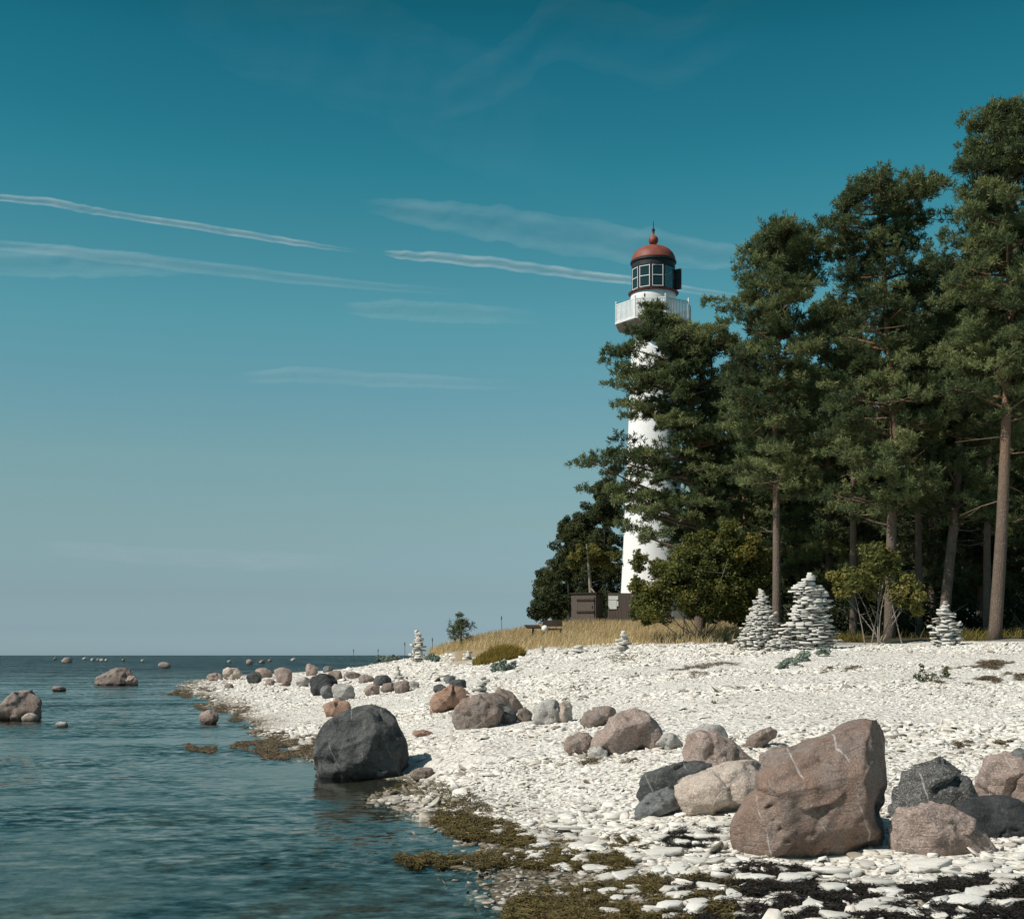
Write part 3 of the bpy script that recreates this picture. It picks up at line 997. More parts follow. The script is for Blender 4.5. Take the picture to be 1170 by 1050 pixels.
def scatter_stones(name, pos, size, protos, seed, label, flat=(0.09, 0.22), stain=None, tilt=0.15, dark=0.07):
    R = np.random.default_rng(seed)
    n = len(pos)
    kind = R.integers(0, len(protos), n)
    tint = np.clip(R.beta(3.0, 1.5, n), 0, 1)
    tint[R.random(n) < dark] = R.uniform(0, 0.16)
    if stain is None:
        stain = np.zeros(n)
    VV, FF, TT, SS = [], [], [], []
    base = 0
    yaw = R.uniform(0, 2 * np.pi, n)
    tl_ = np.where(R.random(n) < 0.14, tilt * 3.2, tilt)
    tx, ty = R.normal(0, 1, n) * tl_, R.normal(0, 1, n) * tl_
    sx = size * R.uniform(0.75, 1.25, n)
    sy = size * R.uniform(0.55, 0.95, n)
    sz = size * R.uniform(flat[0], flat[1], n) * 2
    for k, (Vp, Fp) in enumerate(protos):
        ix = np.nonzero(kind == k)[0]
        if not len(ix):
            continue
        L = Vp[None] * np.stack([sx[ix], sy[ix], sz[ix]], -1)[:, None]
        c, s = np.cos(yaw[ix])[:, None], np.sin(yaw[ix])[:, None]
        X = L[..., 0] * c - L[..., 1] * s
        Y = L[..., 0] * s + L[..., 1] * c
        Z = L[..., 2] + X * tx[ix][:, None] + Y * ty[ix][:, None]
        P = np.stack([X, Y, Z], -1) + pos[ix][:, None]
        P[..., 2] += sz[ix][:, None] * 0.15
        VV.append(P.reshape(-1, 3))
        FF.append((Fp[None] + (np.arange(len(ix)) * len(Vp))[:, None, None] + base).reshape(-1, 3))
        TT.append(np.repeat(tint[ix], len(Vp)))
        SS.append(np.repeat(stain[ix], len(Vp)))
        base += len(ix) * len(Vp)
    me = mesh_np(name, np.concatenate(VV), np.concatenate(FF), MAT_STONE, {'tint': np.concatenate(TT), 'stain': np.concatenate(SS)})
    o = link(name, me)
    tag(o, label, 'shingle', None, 'stuff')
    return o


def land_points(n, y0, y1, seed, umax=0.5, power=1.0):
    R = np.random.default_rng(seed)
    # uniform over the ground area of the view wedge
    Y = np.sqrt(R.uniform(y0 ** 2, y1 ** 2, n)) if power == 1 else np.exp(R.uniform(math.log(y0), math.log(y1), n))
    X = R.uniform(-0.42, umax, n) * Y
    z = terrain(X, Y)
    return np.stack([X, Y, z], -1)


def off_rocks(P):
    ok = np.ones(len(P), bool)
    for x, y, a, b in PLACED:
        ok &= ((P[:, 0] - x) / max(a, .02)) ** 2 + ((P[:, 1] - y) / max(b, .02)) ** 2 > 0.8
    return ok


def stain_of(P, seed):
    z = P[:, 2] + 0.05 * fbm(P * 1.3, seed, 2)
    return np.clip((0.085 - z) / 0.08, 0, 1)


# near stones: individual look, larger
P = land_points(38000, 7.5, 17, 1, 0.56)
P = P[(P[:, 2] > -0.03) & off_rocks(P)]
R = np.random.default_rng(2)
size = np.exp(R.normal(math.log(0.031), 0.50, len(P))) * (0.72 + 0.5 * np.clip(vnoise(P * 0.9, 41) + .4, 0, 1))
scatter_stones('shingle', P, np.clip(size, 0.015, 0.12), PROTO_F, 3, 'loose white limestone shingle covering the near beach', stain=stain_of(P, 4))
P = land_points(100000, 16, 40, 5, 0.52)
P = P[(P[:, 2] > -0.02) & off_rocks(P)]
px = CX + F * P[:, 0] / P[:, 1]
P = P[~((P[:, 1] > 37 + 7 * np.clip((880 - px) / 60, 0, 1)) & (px > 800))]
R = np.random.default_rng(6)
size = np.clip(np.exp(R.normal(math.log(0.027), 0.50, len(P))) * (0.55 + 0.95 * np.clip(vnoise(P * np.array([0.25, 0.55, 0]), 42) + .3, 0, 1)), 0.012, 0.14)
scatter_stones('shingle', P, size, PROTO_C, 7, 'white limestone shingle covering the middle and upper beach', stain=stain_of(P, 8), dark=0.10)
P = land_points(36000, 38, 95, 9, 0.20)
px = CX + F * P[:, 0] / P[:, 1]
P = P[(P[:, 2] > -0.02) & off_rocks(P) & ~((P[:, 1] > 49) & (px > 520)) & ~((P[:, 1] > 37.5 + 7 * np.clip((880 - px) / 60, 0, 1)) & (px > 800))]
R = np.random.default_rng(10)
size = np.clip(np.exp(R.normal(math.log(0.07), 0.4, len(P))), 0.03, 0.22)
scatter_stones('shingle', P, size, PROTO_C, 11, 'pale shingle of the far point of the beach', flat=(0.08, 0.2), stain=stain_of(P, 12), dark=0.08)

# the largest slabs of the near beach, each a thing of its own
SLABS = [mesh_np('limestone_slab', v_ * np.array([1, 1, 1]), f_, MAT_SLAB) for v_, f_ in [stone_proto(6 + i % 4, 700 + i, True, 0.48) for i in range(20)]]


SLAB_AT = []


def slab(px, py, wpx, R, label, ratio=None, yaw=None):
    g = ground_at(px, py)
    s = g.y / F
    o = link('flat_stone', SLABS[int(R.integers(0, len(SLABS)))], None, g)
    w = wpx * s / 2
    th = w * R.uniform(0.14, 0.26)
    th = min(th * 0.75, 0.024)
    o.scale = (w, w * (ratio or R.uniform(0.6, 0.95)) * 1.15, th * 2)
    o.rotation_euler = (R.normal(0, 0.10), R.normal(0, 0.10), yaw if yaw is not None else R.uniform(0, 6.28))
    o.location.z = max(g.z, -0.01) + th * 0.75 + 0.008
    SLAB_AT.append((g.x, g.y, w))
    tag(o, label, 'stone', 'flat limestone slabs on the near shore')
    return o


R = np.random.default_rng(77)
for px, py, w_, lab in [
    (955, 999, 58, 'broad white slab right below the huge brown boulder'), (1058, 992, 62, 'long white slab below the pinkish slab boulder'),
    (1005, 1012, 40, 'white slab between dark seaweed right under the huge boulder'), (905, 1008, 46, 'white slab left among black seaweed under the huge boulder'),
    (850, 1003, 34, 'small white slab by the left foot of the huge boulder'), (760, 977, 74, 'very broad flat slab on the shore left of the huge boulder'),
    (1100, 1034, 62, 'white slab lying in black seaweed at the bottom edge'), (1150, 1005, 46, 'white slab near the right edge under the black boulder'),
    (650, 950, 50, 'broad pale slab beside the olive seaweed tongue'), (1020, 1030, 40, 'grey white slab in black seaweed near the bottom edge')]:
    slab(px, py, w_, R, lab, 0.7, R.uniform(-.3, .3))
k = 0
while k < 230:
    py = 915 + 135 * R.random() ** 0.8
    px = R.uniform(560, 1172)
    if py > 1006 and px > 700 and R.random() < 0.5:
        continue
    g = ground_at(px, py)
    if terrain([g.x], [g.y])[0] < 0.012:
        continue
    if any(((g.x - x) / (a * 1.25)) ** 2 + ((g.y - y) / (b * 1.6)) ** 2 < 1 for x, y, a, b in PLACED):
        continue
    slab(px, py, R.uniform(15, 32) * (0.75 + (py - 915) / 190), R, 'flat white limestone slab on the near shore')
    k += 1

# ================================================================== seaweed
def weed_mat(name, c1, c2):
    M = Mat(name)
    c = M.mix(M.attr('tint'), c1, c2)
    return M.done(M.pbsdf(c, 0.55, None, 0.4))


MW_OLIVE = weed_mat('olive_wrack', (0.040, 0.030, 0.009), (0.17, 0.125, 0.038))
MW_BLACK = weed_mat('black_wrack', (0.006, 0.005, 0.004), (0.035, 0.026, 0.018))
MW_BROWN = weed_mat('brown_wrack', (0.07, 0.05, 0.025), (0.22, 0.165, 0.10))


def seaweed(poly, n, mat, label, seed, size=0.05, thick=0.04, keep=0.0):
    n, size = int(n * 2.6), size * 0.62
    R = np.random.default_rng(seed)
    pol = np.array(poly, float)
    x0, y0, x1, y1 = pol[:, 0].min(), pol[:, 1].min(), pol[:, 0].max(), pol[:, 1].max()
    qx, qy = R.uniform(x0, x1, n * 3), R.uniform(y0, y1, n * 3)
    jx, jy = qx + 7 * vnoise(np.stack([qx / 14, qy / 8, qx * 0 + seed], -1), seed), qy + 4 * vnoise(np.stack([qx / 12, qy / 7, qx * 0 + seed + 5], -1), seed + 1)
    ok = in_poly(jx, jy, poly)
    if keep:
        ok &= vnoise(np.stack([qx / 16, qy / 8, qx * 0 + seed], -1), seed + 3) > keep
    qx, qy = qx[ok][:n], qy[ok][:n]
    G = ground_many(qx, qy)
    ok = np.ones(len(G), bool)
    for x_, y_, w_ in SLAB_AT:
        ok &= ((G[:, 0] - x_) ** 2 + (G[:, 1] - y_) ** 2 > (w_ * 0.82) ** 2) | (R.random(len(G)) < 0.04)
    G = G[ok]
    n = len(G)
    org = G.mean(0)
    cl = vnoise(G * 9, seed + 2) * 0.5 + 0.5
    G[:, 2] += R.uniform(0, 1, n) * thick * (0.4 + cl)
    yaw = R.uniform(0, 2 * np.pi, n)
    ln = size * R.uniform(0.7, 2.3, n)
    wd = size * R.uniform(0.05, 0.12, n)
    d = np.stack([np.cos(yaw), np.sin(yaw), R.normal(0, 0.20, n)], -1)
    sd = unit(np.cross(d, np.stack([R.normal(0, .4, n), R.normal(0, .4, n), np.ones(n)], -1)))
    mid = G + d * ln[:, None] * 0.5
    mid[:, 2] += ln * R.uniform(0.0, 0.16, n)
    end = G + d * ln[:, None] * np.array([1, 1, 0.2])
    V = np.stack([G - sd * wd[:, None], G + sd * wd[:, None], mid - sd * wd[:, None] * 1.2, mid + sd * wd[:, None] * 1.2, end - sd * wd[:, None] * .5, end + sd * wd[:, None] * .5], 1)
    b = (np.arange(n) * 6)[:, None]
    Fq = np.concatenate([b + np.array([[0, 1, 3, 2]]), b + np.array([[2, 3, 5, 4]])])
    tint = np.repeat(np.clip(0.25 + 0.5 * cl + R.normal(0, 0.2, n), 0, 1), 6)
    me = mesh_np('seaweed', V.reshape(-1, 3) - org, Fq, mat, {'tint': tint})
    o = link('seaweed', me, None, org)
    tag(o, label, 'seaweed', 'washed up seaweed', 'stuff')


seaweed([(452, 984), (462, 979), (500, 981), (560, 978), (610, 972), (650, 975), (700, 980), (730, 990), (722, 1002), (680, 1001), (620, 992), (560, 992), (500, 990), (460, 990)], 5200, MW_OLIVE, 'olive seaweed tongue reaching out from the shore into the water', 1, 0.055, 0.05)
seaweed([(488, 936), (500, 929), (530, 932), (570, 942), (610, 956), (618, 970), (600, 972), (560, 965), (520, 957), (495, 945)], 4200, MW_OLIVE, 'olive seaweed fringe along the white shingle above the tongue', 2, 0.06, 0.05)
seaweed([(572, 1036), (600, 1018), (660, 1014), (720, 1006), (790, 1000), (840, 1006), (840, 1056), (700, 1060), (580, 1056)], 9000, MW_OLIVE, 'brown olive seaweed bed at the bottom of the shore', 3, 0.055, 0.035, -0.4)
seaweed([(760, 1010), (830, 1000), (870, 998), (930, 1005), (980, 1012), (1060, 1012), (1180, 1010), (1180, 1058), (760, 1058)], 24000, MW_BLACK, 'black seaweed bed among white slabs at the bottom right', 4, 0.05, 0.032, -0.45)
seaweed([(750, 965), (760, 953), (790, 948), (815, 948), (825, 956), (805, 968), (775, 972)], 1500, MW_BLACK, 'small black seaweed heap left of the huge brown boulder', 5, 0.05, 0.04, -0.35)
seaweed([(840, 985), (880, 988), (930, 992), (935, 1004), (880, 1004), (840, 996)], 1500, MW_BLACK, 'black seaweed under the foot of the huge brown boulder', 6, 0.05, 0.03, -0.3)
seaweed([(1075, 1000), (1110, 998), (1150, 1004), (1120, 1012), (1080, 1010)], 700, MW_BLACK, 'black seaweed strip under the pinkish slab boulder', 7, 0.05, 0.03, -0.2)
seaweed([(300, 866), (308, 850), (330, 843), (366, 840), (366, 868)], 2600, MW_BROWN, 'brown dried seaweed shelf left of the big charcoal boulder', 8, 0.085, 0.02, -0.45)
seaweed([(196, 857), (210, 851), (245, 852), (250, 858), (225, 861)], 700, MW_BROWN, 'low seaweed bank in the water left of the shelf', 9, 0.075, 0.03, -0.4)
seaweed([(258, 856), (268, 848), (310, 846), (320, 856), (300, 862)], 1400, MW_BROWN, 'brown seaweed bank joined to the dried shelf', 10, 0.08, 0.02, -0.4)
seaweed([(262, 818), (270, 812), (300, 836), (330, 842), (316, 848), (285, 836)], 1500, MW_BROWN, 'narrow wrack line along the bend of the flat shore', 11, 0.10, 0.02, -0.25)
seaweed([(222, 806), (240, 804), (285, 808), (288, 813), (262, 816), (225, 810)], 1300, MW_BROWN, 'wrack line behind the pink boulder standing in the water', 12, 0.11, 0.02, -0.2)
seaweed([(186, 792), (215, 788), (250, 786), (245, 796), (205, 798)], 1100, MW_BROWN, 'seaweed spit at the tip of the point', 13, 0.14, 0.03, -0.2)
for k_, (x_, y_, w_, h_, n_) in enumerate([(1120, 762, 42, 5, 500), (1150, 774, 46, 5, 500), (1105, 778, 40, 4, 260), (960, 768, 34, 4, 260), (800, 760, 50, 4, 300), (700, 752, 44, 4, 220), (760, 775, 60, 3, 200), (905, 838, 40, 3, 140), (1120, 850, 40, 3, 160), (690, 872, 40, 4, 160)]):
    n_ = n_ * 2
    seaweed([(x_ - w_, y_ + h_), (x_ - w_ * .3, y_ - h_ * .2), (x_ + w_, y_ - h_ * 1.3), (x_ + w_ * .4, y_ + h_ * .6)], n_, MW_BROWN,
            ['brown litter streak right of the low olive shrub', 'brown litter streak at the right edge of the upper beach', 'thin litter streak just right below the low olive shrub', 'thin litter streak below the sprawling sea kale', 'litter streak below the leaning cairn', 'litter streak below the short grey stack',
             'faint litter streak in the middle of the upper beach', 'thin litter streak right of the lone wedge boulder', 'thin litter streak above the pink boulder at the right edge', 'thin litter streak below the dark angular boulder'][k_], 40 + k_, 0.09, 0.03, -0.05)
seaweed([(440, 903), (480, 893), (530, 900), (560, 925), (540, 930), (490, 918)], 1500, MW_OLIVE, 'olive seaweed scraps in the stones right of the charcoal boulder', 14, 0.06, 0.04, 0.0)
seaweed([(618, 965), (680, 955), (735, 968), (740, 985), (690, 985), (630, 978)], 1500, MW_OLIVE, 'olive seaweed scraps around the very broad flat slab', 15, 0.05, 0.035, 0.05)

# ================================================================== lighthouse
M = Mat('white_render')
v = M.coord()
c = M.mix(M.mapr(M.noise(v, 1.4, 6, 0.6), 0.3, 0.7), (0.72, 0.71, 0.69), (0.80, 0.79, 0.77))
c = M.mix(M.mapr(M.noise(M.map(v, (2.2, 2.2, 0.16)), 1.6, 6, 0.65), 0.54, 0.74, 0, 0.35), c, (0.50, 0.46, 0.40))
c = M.mix(M.mapr(M.noise(v, 5, 7, 0.7), 0.66, 0.74, 0, 0.3), c, (0.45, 0.40, 0.34))
M_WHITE = M.done(M.pbsdf(c, 0.8, M.bump(M.noise(v, 9, 5, 0.6), 0.25, 0.03), 0.3))
M_RED = simple_mat('red_roof_paint', (0.17, 0.042, 0.030), (0.27, 0.085, 0.058), 2.2, 0.55, 0.15, 12)
M_DKRED = simple_mat('dark_red_iron', (0.10, 0.030, 0.025), (0.17, 0.06, 0.045), 6, 0.6, 0.1)
M_IRON = simple_mat('black_iron', (0.012, 0.014, 0.015), (0.03, 0.032, 0.034), 8, 0.5, 0.1)
M_RAIL = simple_mat('white_rail_paint', (0.66, 0.67, 0.67), (0.78, 0.78, 0.77), 4, 0.6, 0.05)
M_SOFFIT = simple_mat('gallery_concrete', (0.15, 0.135, 0.125), (0.25, 0.235, 0.22), 3, 0.85, 0.2)
M = Mat('dark_lantern_glass')
M_PANE = M.done(M.pbsdf((0.010, 0.022, 0.024), 0.08, None, 0.5))
M = Mat('clear_glass')
g_ = M.n('ShaderNodeBsdfTransparent')
g_.inputs[0].default_value = (0.75, 0.86, 0.86, 1)
q_ = M.n('ShaderNodeBsdfGlossy')
q_.inputs['Roughness'].default_value = 0.03
mx = M.n('ShaderNodeMixShader')
mx.inputs[0].default_value = 0.10
M.t.links.new(g_.outputs[0], mx.inputs[1])
M.t.links.new(q_.outputs[0], mx.inputs[2])
M_CLEAR = M.done(mx.outputs[0])

LY = 80.0
S = LY / F


def lz(py):
    return EYE - (py - HY) * S


LX = (746.5 - CX) * S
LB = 3.1
lh = empty('lighthouse', (LX, LY, LB))
tag(lh, 'tall white round lighthouse with a red dome behind the pines', 'lighthouse')
Zf = lambda py: lz(py) - LB
m = MB()
zt = Zf(381)
prof = [(2.12, -0.6), (2.08, 0.0), (2.02, Zf(690))]
for q in np.linspace(0, 1, 14)[1:]:
    prof.append((2.02 - 0.72 * q ** 0.85, Zf(690) + (zt - Zf(690)) * q))
m.lathe(prof, 64)
m.build('tower', M_WHITE, lh, smooth=True)
m = MB()   # flared brackets under the gallery
m.lathe([(1.30, zt - 0.25), (1.42, zt + 0.02), (1.95, zt + 0.32), (1.95, zt + 0.36), (1.2, zt + 0.36)], 8, math.pi / 8 * 0 + 0.2)
m.build('gallery_bracket', M_SOFFIT, lh)
zd = zt + 0.362
GA = 0.2
GR = 2.42
m = MB()
m.lathe([(2.0, zd + 0.062), (GR, zd + 0.064), (GR, zd + 0.14), (1.2, zd + 0.142)], 8, GA)
gal = m.build('gallery_deck', M_RAIL, lh)
m = MB()
m.lathe([(1.6, zd - 0.06), (GR - 0.05, zd), (GR - 0.05, zd + 0.06), (1.2, zd + 0.061)], 8, GA)
m.build('soffit', M_SOFFIT, gal)
m = MB()
rz0, rz1 = zd + 0.145, zd + 1.22
for k in range(8):
    a0, a1 = GA + k * math.pi / 4, GA + (k + 1) * math.pi / 4
    p0, p1 = Vector((2.36 * math.cos(a0), 2.36 * math.sin(a0), 0)), Vector((2.36 * math.cos(a1), 2.36 * math.sin(a1), 0))
    m.box((p0.x, p0.y, (rz0 + rz1) / 2 + 0.05), (0.075, 0.075, rz1 - rz0 + 0.1), Matrix.Rotation(a0, 3, 'Z'))
    m.lathe([(0.03, 0), (0.06, 0.05), (0.03, 0.11)], 8, 0, (p0.x, p0.y, rz1 + 0.101))
    d = (p1 - p0).normalized()
    up = Vector((0, 0, 1))
    for zz in (rz0 + 0.05, rz1):
        m.bar(p0 + d * 0.04 + up * zz, p1 - d * 0.04 + up * zz, 0.05)
    for q in range(1, 15):
        p = p0.lerp(p1, q / 15)
        m.box((p.x, p.y, (rz0 + rz1) / 2 + 0.025), (0.075, 0.018, rz1 - rz0 - 0.105), Matrix.Rotation(math.atan2(d.y, d.x), 3, 'Z'))
m.build('railing', M_RAIL, lh)
m = MB()
zw = Zf(337)
m.lathe([(1.40, zd + 0.05), (1.38, zw - 0.25), (1.38, zw - 0.02)], 64)
m.build('watch_room', M_WHITE, lh, smooth=True)
# lantern
zl0, zl1 = Zf(334.5), Zf(302)
lant = empty('lantern', (0, 0, 0))
lant.parent = lh
m = MB()
m.lathe([(1.38, zw - 0.019), (1.52, zw + 0.02), (1.54, zw + 0.07), (1.34, zw + 0.11), (1.34, zl0)], 48)
m.build('sill_ring', M_DKRED, lant, smooth=False)
NS = 10
LR = 1.29
LA = 0.10
m = MB()
for k in range(NS):
    a = LA + 2 * math.pi * k / NS
    m.box((LR * math.cos(a), LR * math.sin(a), (zl0 + zl1) / 2), (0.09, 0.07, zl1 - zl0), Matrix.Rotation(a, 3, 'Z'))
m.lathe([(1.25, zl1 - 0.34), (1.32, zl1 - 0.34), (1.32, zl1), (1.25, zl1)], 48)
m.build('iron_frame', M_IRON, lant)
wz0, wz1 = zl0 + 0.06, zl1 - 0.37
for k in range(NS):
    a = LA + 2 * math.pi * (k + 0.5) / NS
    rin = LR * math.cos(math.pi / NS)
    wd = 2 * LR * math.sin(math.pi / NS) - 0.10
    Rm = Matrix.Rotation(a, 3, 'Z')
    off = Vector((rin, 0, 0))
    clear = k in (3, 8)
    # window sash with a cross bar
    f = MB()
    wv = wd if not clear else wd
    for yy in (-wv / 2 + 0.03, wv / 2 - 0.03):
        f.box(Rm @ (off + Vector((0.03, yy, (wz0 + wz1) / 2))), (0.05, 0.036, wz1 - wz0), Rm)
    for zz in (wz0 + 0.03, (wz0 + wz1) / 2 + 0.02, wz1 - 0.03):
        f.box(Rm @ (off + Vector((0.03, 0, zz))), (0.045, wv - 0.1, 0.036), Rm)
    if not clear:
        fo = f.build('window', M_RAIL, lant)
        g = MB()
        g.box(Rm @ (off + Vector((0.02, 0, (wz0 + wz1) / 2))), (0.012, wv - 0.09, wz1 - wz0 - 0.04), Rm)
        g.build('pane', M_PANE if not clear else M_CLEAR, fo)
    else:
        g = MB()
        g.box(Rm @ (off + Vector((0.02, 0, (wz0 + wz1) / 2))), (0.012, wd, wz1 - wz0), Rm)
        g.build('pane', M_CLEAR, lant)
# open shutter frame swung out on the right
a = -0.35
f = MB()
c0 = Vector((1.46 * math.cos(a), 1.46 * math.sin(a), 0))
Rm = Matrix.Rotation(-0.55, 3, 'Z')
hz = zl1 - 0.42
for xx in (-0.27, 0.27):
    f.box(c0 + Rm @ Vector((xx, 0, (wz0 + hz) / 2 - 0.03)), (0.05, 0.05, hz - wz0), Rm)
for zz in (wz0, (wz0 + hz) / 2 - 0.05, hz - 0.06):
    f.box(c0 + Rm @ Vector((0, 0, zz)), (0.488, 0.045, 0.05), Rm)
f.box(c0 + Rm @ Vector((0, 0.012, (wz0 + hz) / 2 - 0.03)), (0.487, 0.012, hz - wz0 - 0.1), Rm)
f.build('open_window', M_IRON, lant)
# optic inside
m = MB()
m.lathe([(0.25, zl0 - 0.1), (0.30, zl0 + 0.5), (0.42, zl0 + 0.8), (0.30, zl0 + 1.1), (0.1, zl0 + 1.2)], 16)
m.build('lamp_optic', M_CLEAR, lant, smooth=True)
# dome
m = MB()
zr0 = zl1
rd = 1.40
pr = [(1.27, zr0 + 0.001), (rd, zr0 + 0.02), (rd, zr0 + 0.11)]
pr_dome = [(rd - 0.01, zr0 + 0.111)]
hd = Zf(281.5) - zr0 - 0.11
for q in np.linspace(0.06, 0.93, 14):
    th = q * math.pi / 2
    pr_dome.append((1.35 * math.cos(th) ** 0.92, zr0 + 0.13 + hd * math.sin(th)))
m2 = MB()
m2.lathe(pr, 48)
dome = MB()
dome.lathe(pr_dome, 48)
ro = dome.build('dome_roof', M_RED, lh, smooth=True)
m2.build('eave_ring', M_IRON, ro)
zt2 = pr_dome[-1][1]
b = MB()
rb = 0.30
zb_ = Zf(274.8)
b.lathe([(0.16, zt2 - 0.05), (0.12, zb_ - rb - 0.02)] + [(max(0.06, rb * math.sin(t)), zb_ - rb * math.cos(t)) for t in np.linspace(0.4, math.pi - 0.25, 12)] + [(0.05, zb_ + rb + 0.12), (0.09, zb_ + rb + 0.16), (0.04, zb_ + rb + 0.24)], 20)
b.build('vent_ball', M_RED, ro, smooth=True)
b = MB()
b.lathe([(0.10, 0), (0.10, 0.12), (0.03, 0.2), (0.018, 0.62)], 10, 0, (0, 0, zb_ + rb + 0.241))
b.build('lightning_rod', M_IRON, ro)
for q, zz in ((0.5, 8.2), (0.5, 13.5)):
    m = MB()
    a = -math.pi / 2 + 0.9
    rr_ = 2.02 - 0.72 * ((zz - Zf(690)) / (zt - Zf(690))) ** 0.85
    m.box((rr_ * math.cos(a), rr_ * math.sin(a), zz), (0.12, 0.45, 0.8), Matrix.Rotation(a, 3, 'Z'))
    m.build('window', M_PANE, lh)

# ================================================================== sheds and small things on the dune
M = Mat('brown_boards')
v = M.coord()
wv = M.n('ShaderNodeTexWave', wave_type='BANDS', bands_direction='X')
M.put(wv.inputs['Vector'], v)
wv.inputs['Scale'].default_value = 2.2
c = M.mix(M.noise(M.map(v, (14, 14, 1.2)), 1.0, 5, 0.6), (0.085, 0.066, 0.055), (0.15, 0.122, 0.105))
M_BOARD = M.done(M.pbsdf(c, 0.85, M.bump(M.mapr(wv.outputs['Fac'], 0.0, 0.12), 0.6, 0.02), 0.2))
M_DBOARD = simple_mat('dark_timber', (0.025, 0.018, 0.014), (0.05, 0.036, 0.028), 7, 0.85, 0.2)
M_GREYWOOD = simple_mat('weathered_wood', (0.24, 0.20, 0.16), (0.36, 0.31, 0.25), 7, 0.85, 0.3, 20)
M_WPAINT = simple_mat('white_board_paint', (0.70, 0.70, 0.68), (0.78, 0.78, 0.76), 4, 0.6, 0.05)


def px_at(px, Y):
    return (px - CX) / F * Y


def place(px, Y, dz=0.0):
    x = px_at(px, Y)
    return Vector((x, Y, tz(x, Y) + dz))


SY = 68.0
ss = SY / F
sh_z = tz(px_at(668, SY), SY)
sh_top = EYE - (678.5 - HY) * ss - sh_z
shd = empty('wooden_shed', (px_at(667, SY), SY, sh_z), -0.42)
tag(shd, 'brown board shed with a ledged door left of the lighthouse foot', 'shed')
m = MB()
m.box((0, 0.5, sh_top / 2 - 0.2), (1.36, 1.1, sh_top + 0.4))
wl = m.build('wall', M_BOARD, shd)
m = MB()
m.box((0.0, 0.5, sh_top + 0.035), (1.50, 1.24, 0.06))
m.build('roof', M_DBOARD, shd)
m = MB()
m.box((0.12, -0.075, sh_top / 2 - 0.1), (0.98, 0.045, sh_top - 0.1))
dr = m.build('door', M_BOARD, shd)
for zz in (sh_top - 0.32, sh_top * 0.48):
    m = MB()
    m.box((0.12, -0.118, zz), (0.95, 0.038, 0.10))
    m.build('ledge', M_DBOARD, dr)
m = MB()
m.box((0.50, -0.112, sh_top * 0.62), (0.03, 0.028, 0.14))
m.build('handle', M_IRON, dr)
fz = tz(px_at(718, SY), SY)
fen = empty('board_fence', (px_at(694.5, SY), SY, fz))
tag(fen, 'brown board fence in front of the lighthouse foot carrying a white panel', 'fence')
m = MB()
ft = EYE - (677.5 - HY) * ss - fz
for k in range(22):
    m.box((0.075 + k * 0.148, 0, ft / 2 - 0.2), (0.146, 0.03, ft + 0.4))
m.build('boards', M_BOARD, fen)
m = MB()
for zz in (0.35, ft - 0.35):
    m.box((1.63, 0.05, zz), (3.2, 0.06, 0.09))
m.build('rail', M_DBOARD, fen)
for k in (0, 1, 2):
    m = MB()
    m.box((0.06 + k * 1.57, 0.131, ft / 2 - 0.2), (0.10, 0.10, ft + 0.3))
    m.build('post', M_DBOARD, fen)
m = MB()
m.box((0.28, -0.032, ft - 0.25), (0.50, 0.025, 0.20))
m.box((0.24, -0.032, ft - 0.60), (0.42, 0.025, 0.46))
m.box((0.50, -0.032, ft - 0.55), (0.08, 0.025, 0.26))
wb = m.build('white_panel', M_WPAINT, fen)  # white panel standing in for the tower seen through a hole
m = MB()
a, b = place(681.5, SY + 0.5, 0.0), place(693, SY + 0.5, 0.0)
zz = EYE - (703 - HY) * ss
m.bar((a.x, a.y, zz), (b.x, b.y, zz), 0.035)
m.bar((a.x + .03, a.y, a.z), (a.x + .03, a.y, zz - 0.02), 0.06)
m.bar((b.x - .03, a.y, b.z), (b.x - .03, a.y, zz - 0.02), 0.06)
o = m.build('wicket_gate', M_GREYWOOD)
tag(o, 'thin grey rail closing the gap between the shed and the fence', 'gate')
# info board on a post
g = place(609, 56)
ib = empty('information_board', g, 0.25)
tag(ib, 'dark slanted board on a single post in the dry dune grass', 'board')
m = MB()
m.box((0, 0, 0.15), (0.07, 0.07, 0.95))
m.build('post', M_DBOARD, ib)
m = MB()
m.box((0, 0, 0.66), (0.66, 0.42, 0.04), Matrix.Rotation(0.30, 3, 'X'))
m.build('panel', M_DBOARD, ib)
g = place(631, 57)
o = empty('timber_bench', g, -0.1)
tag(o, 'dark weathered timber bench in the dune grass beside the slanted board', 'bench')
m = MB()
m.box((0, 0, 0.42), (0.85, 0.36, 0.07))
m.build('seat', M_DBOARD, o)
m = MB()
m.box((0, 0.24, 0.68), (0.85, 0.05, 0.26), Matrix.Rotation(-0.15, 3, 'X'))
m.build('backrest', M_DBOARD, o)
for s_ in (-1, 1):
    m = MB()
    m.box((s_ * 0.35, 0, 0.17), (0.08, 0.32, 0.42))
    m.build('leg', M_DBOARD, o)
g = place(622.5, 55.4)
m = MB()
m.lathe([(0.02, -0.138)] + [(0.14 * math.sin(t), -0.14 * math.cos(t)) for t in np.linspace(0.2, 2.94, 12)] + [(0.02, 0.138)], 20)
zz = EYE - (718 - HY) * 55.4 / F
o = m.build('white_float', M_WPAINT, None, (g.x, g.y, 0), smooth=True)
o.location.z = zz
mm = MB()
mm.bar((g.x, g.y + 0.02, g.z - 0.1), (g.x, g.y + 0.02, zz - 0.10), 0.04)
o2 = mm.build('stake', M_DBOARD)
o2.parent = o
o2.matrix_parent_inverse = Matrix.Translation((-g.x, -g.y, -zz))
tag(o, 'white ball on a stake beside the dark bench in the dune grass', 'float')
g = place(670, 62)
o = empty('wooden_crate', (g.x, g.y, EYE - (717.5 - HY) * 62 / F), 0.35)
tag(o, 'pale weathered wooden crate lying in the grass before the shed', 'crate')
m = MB()
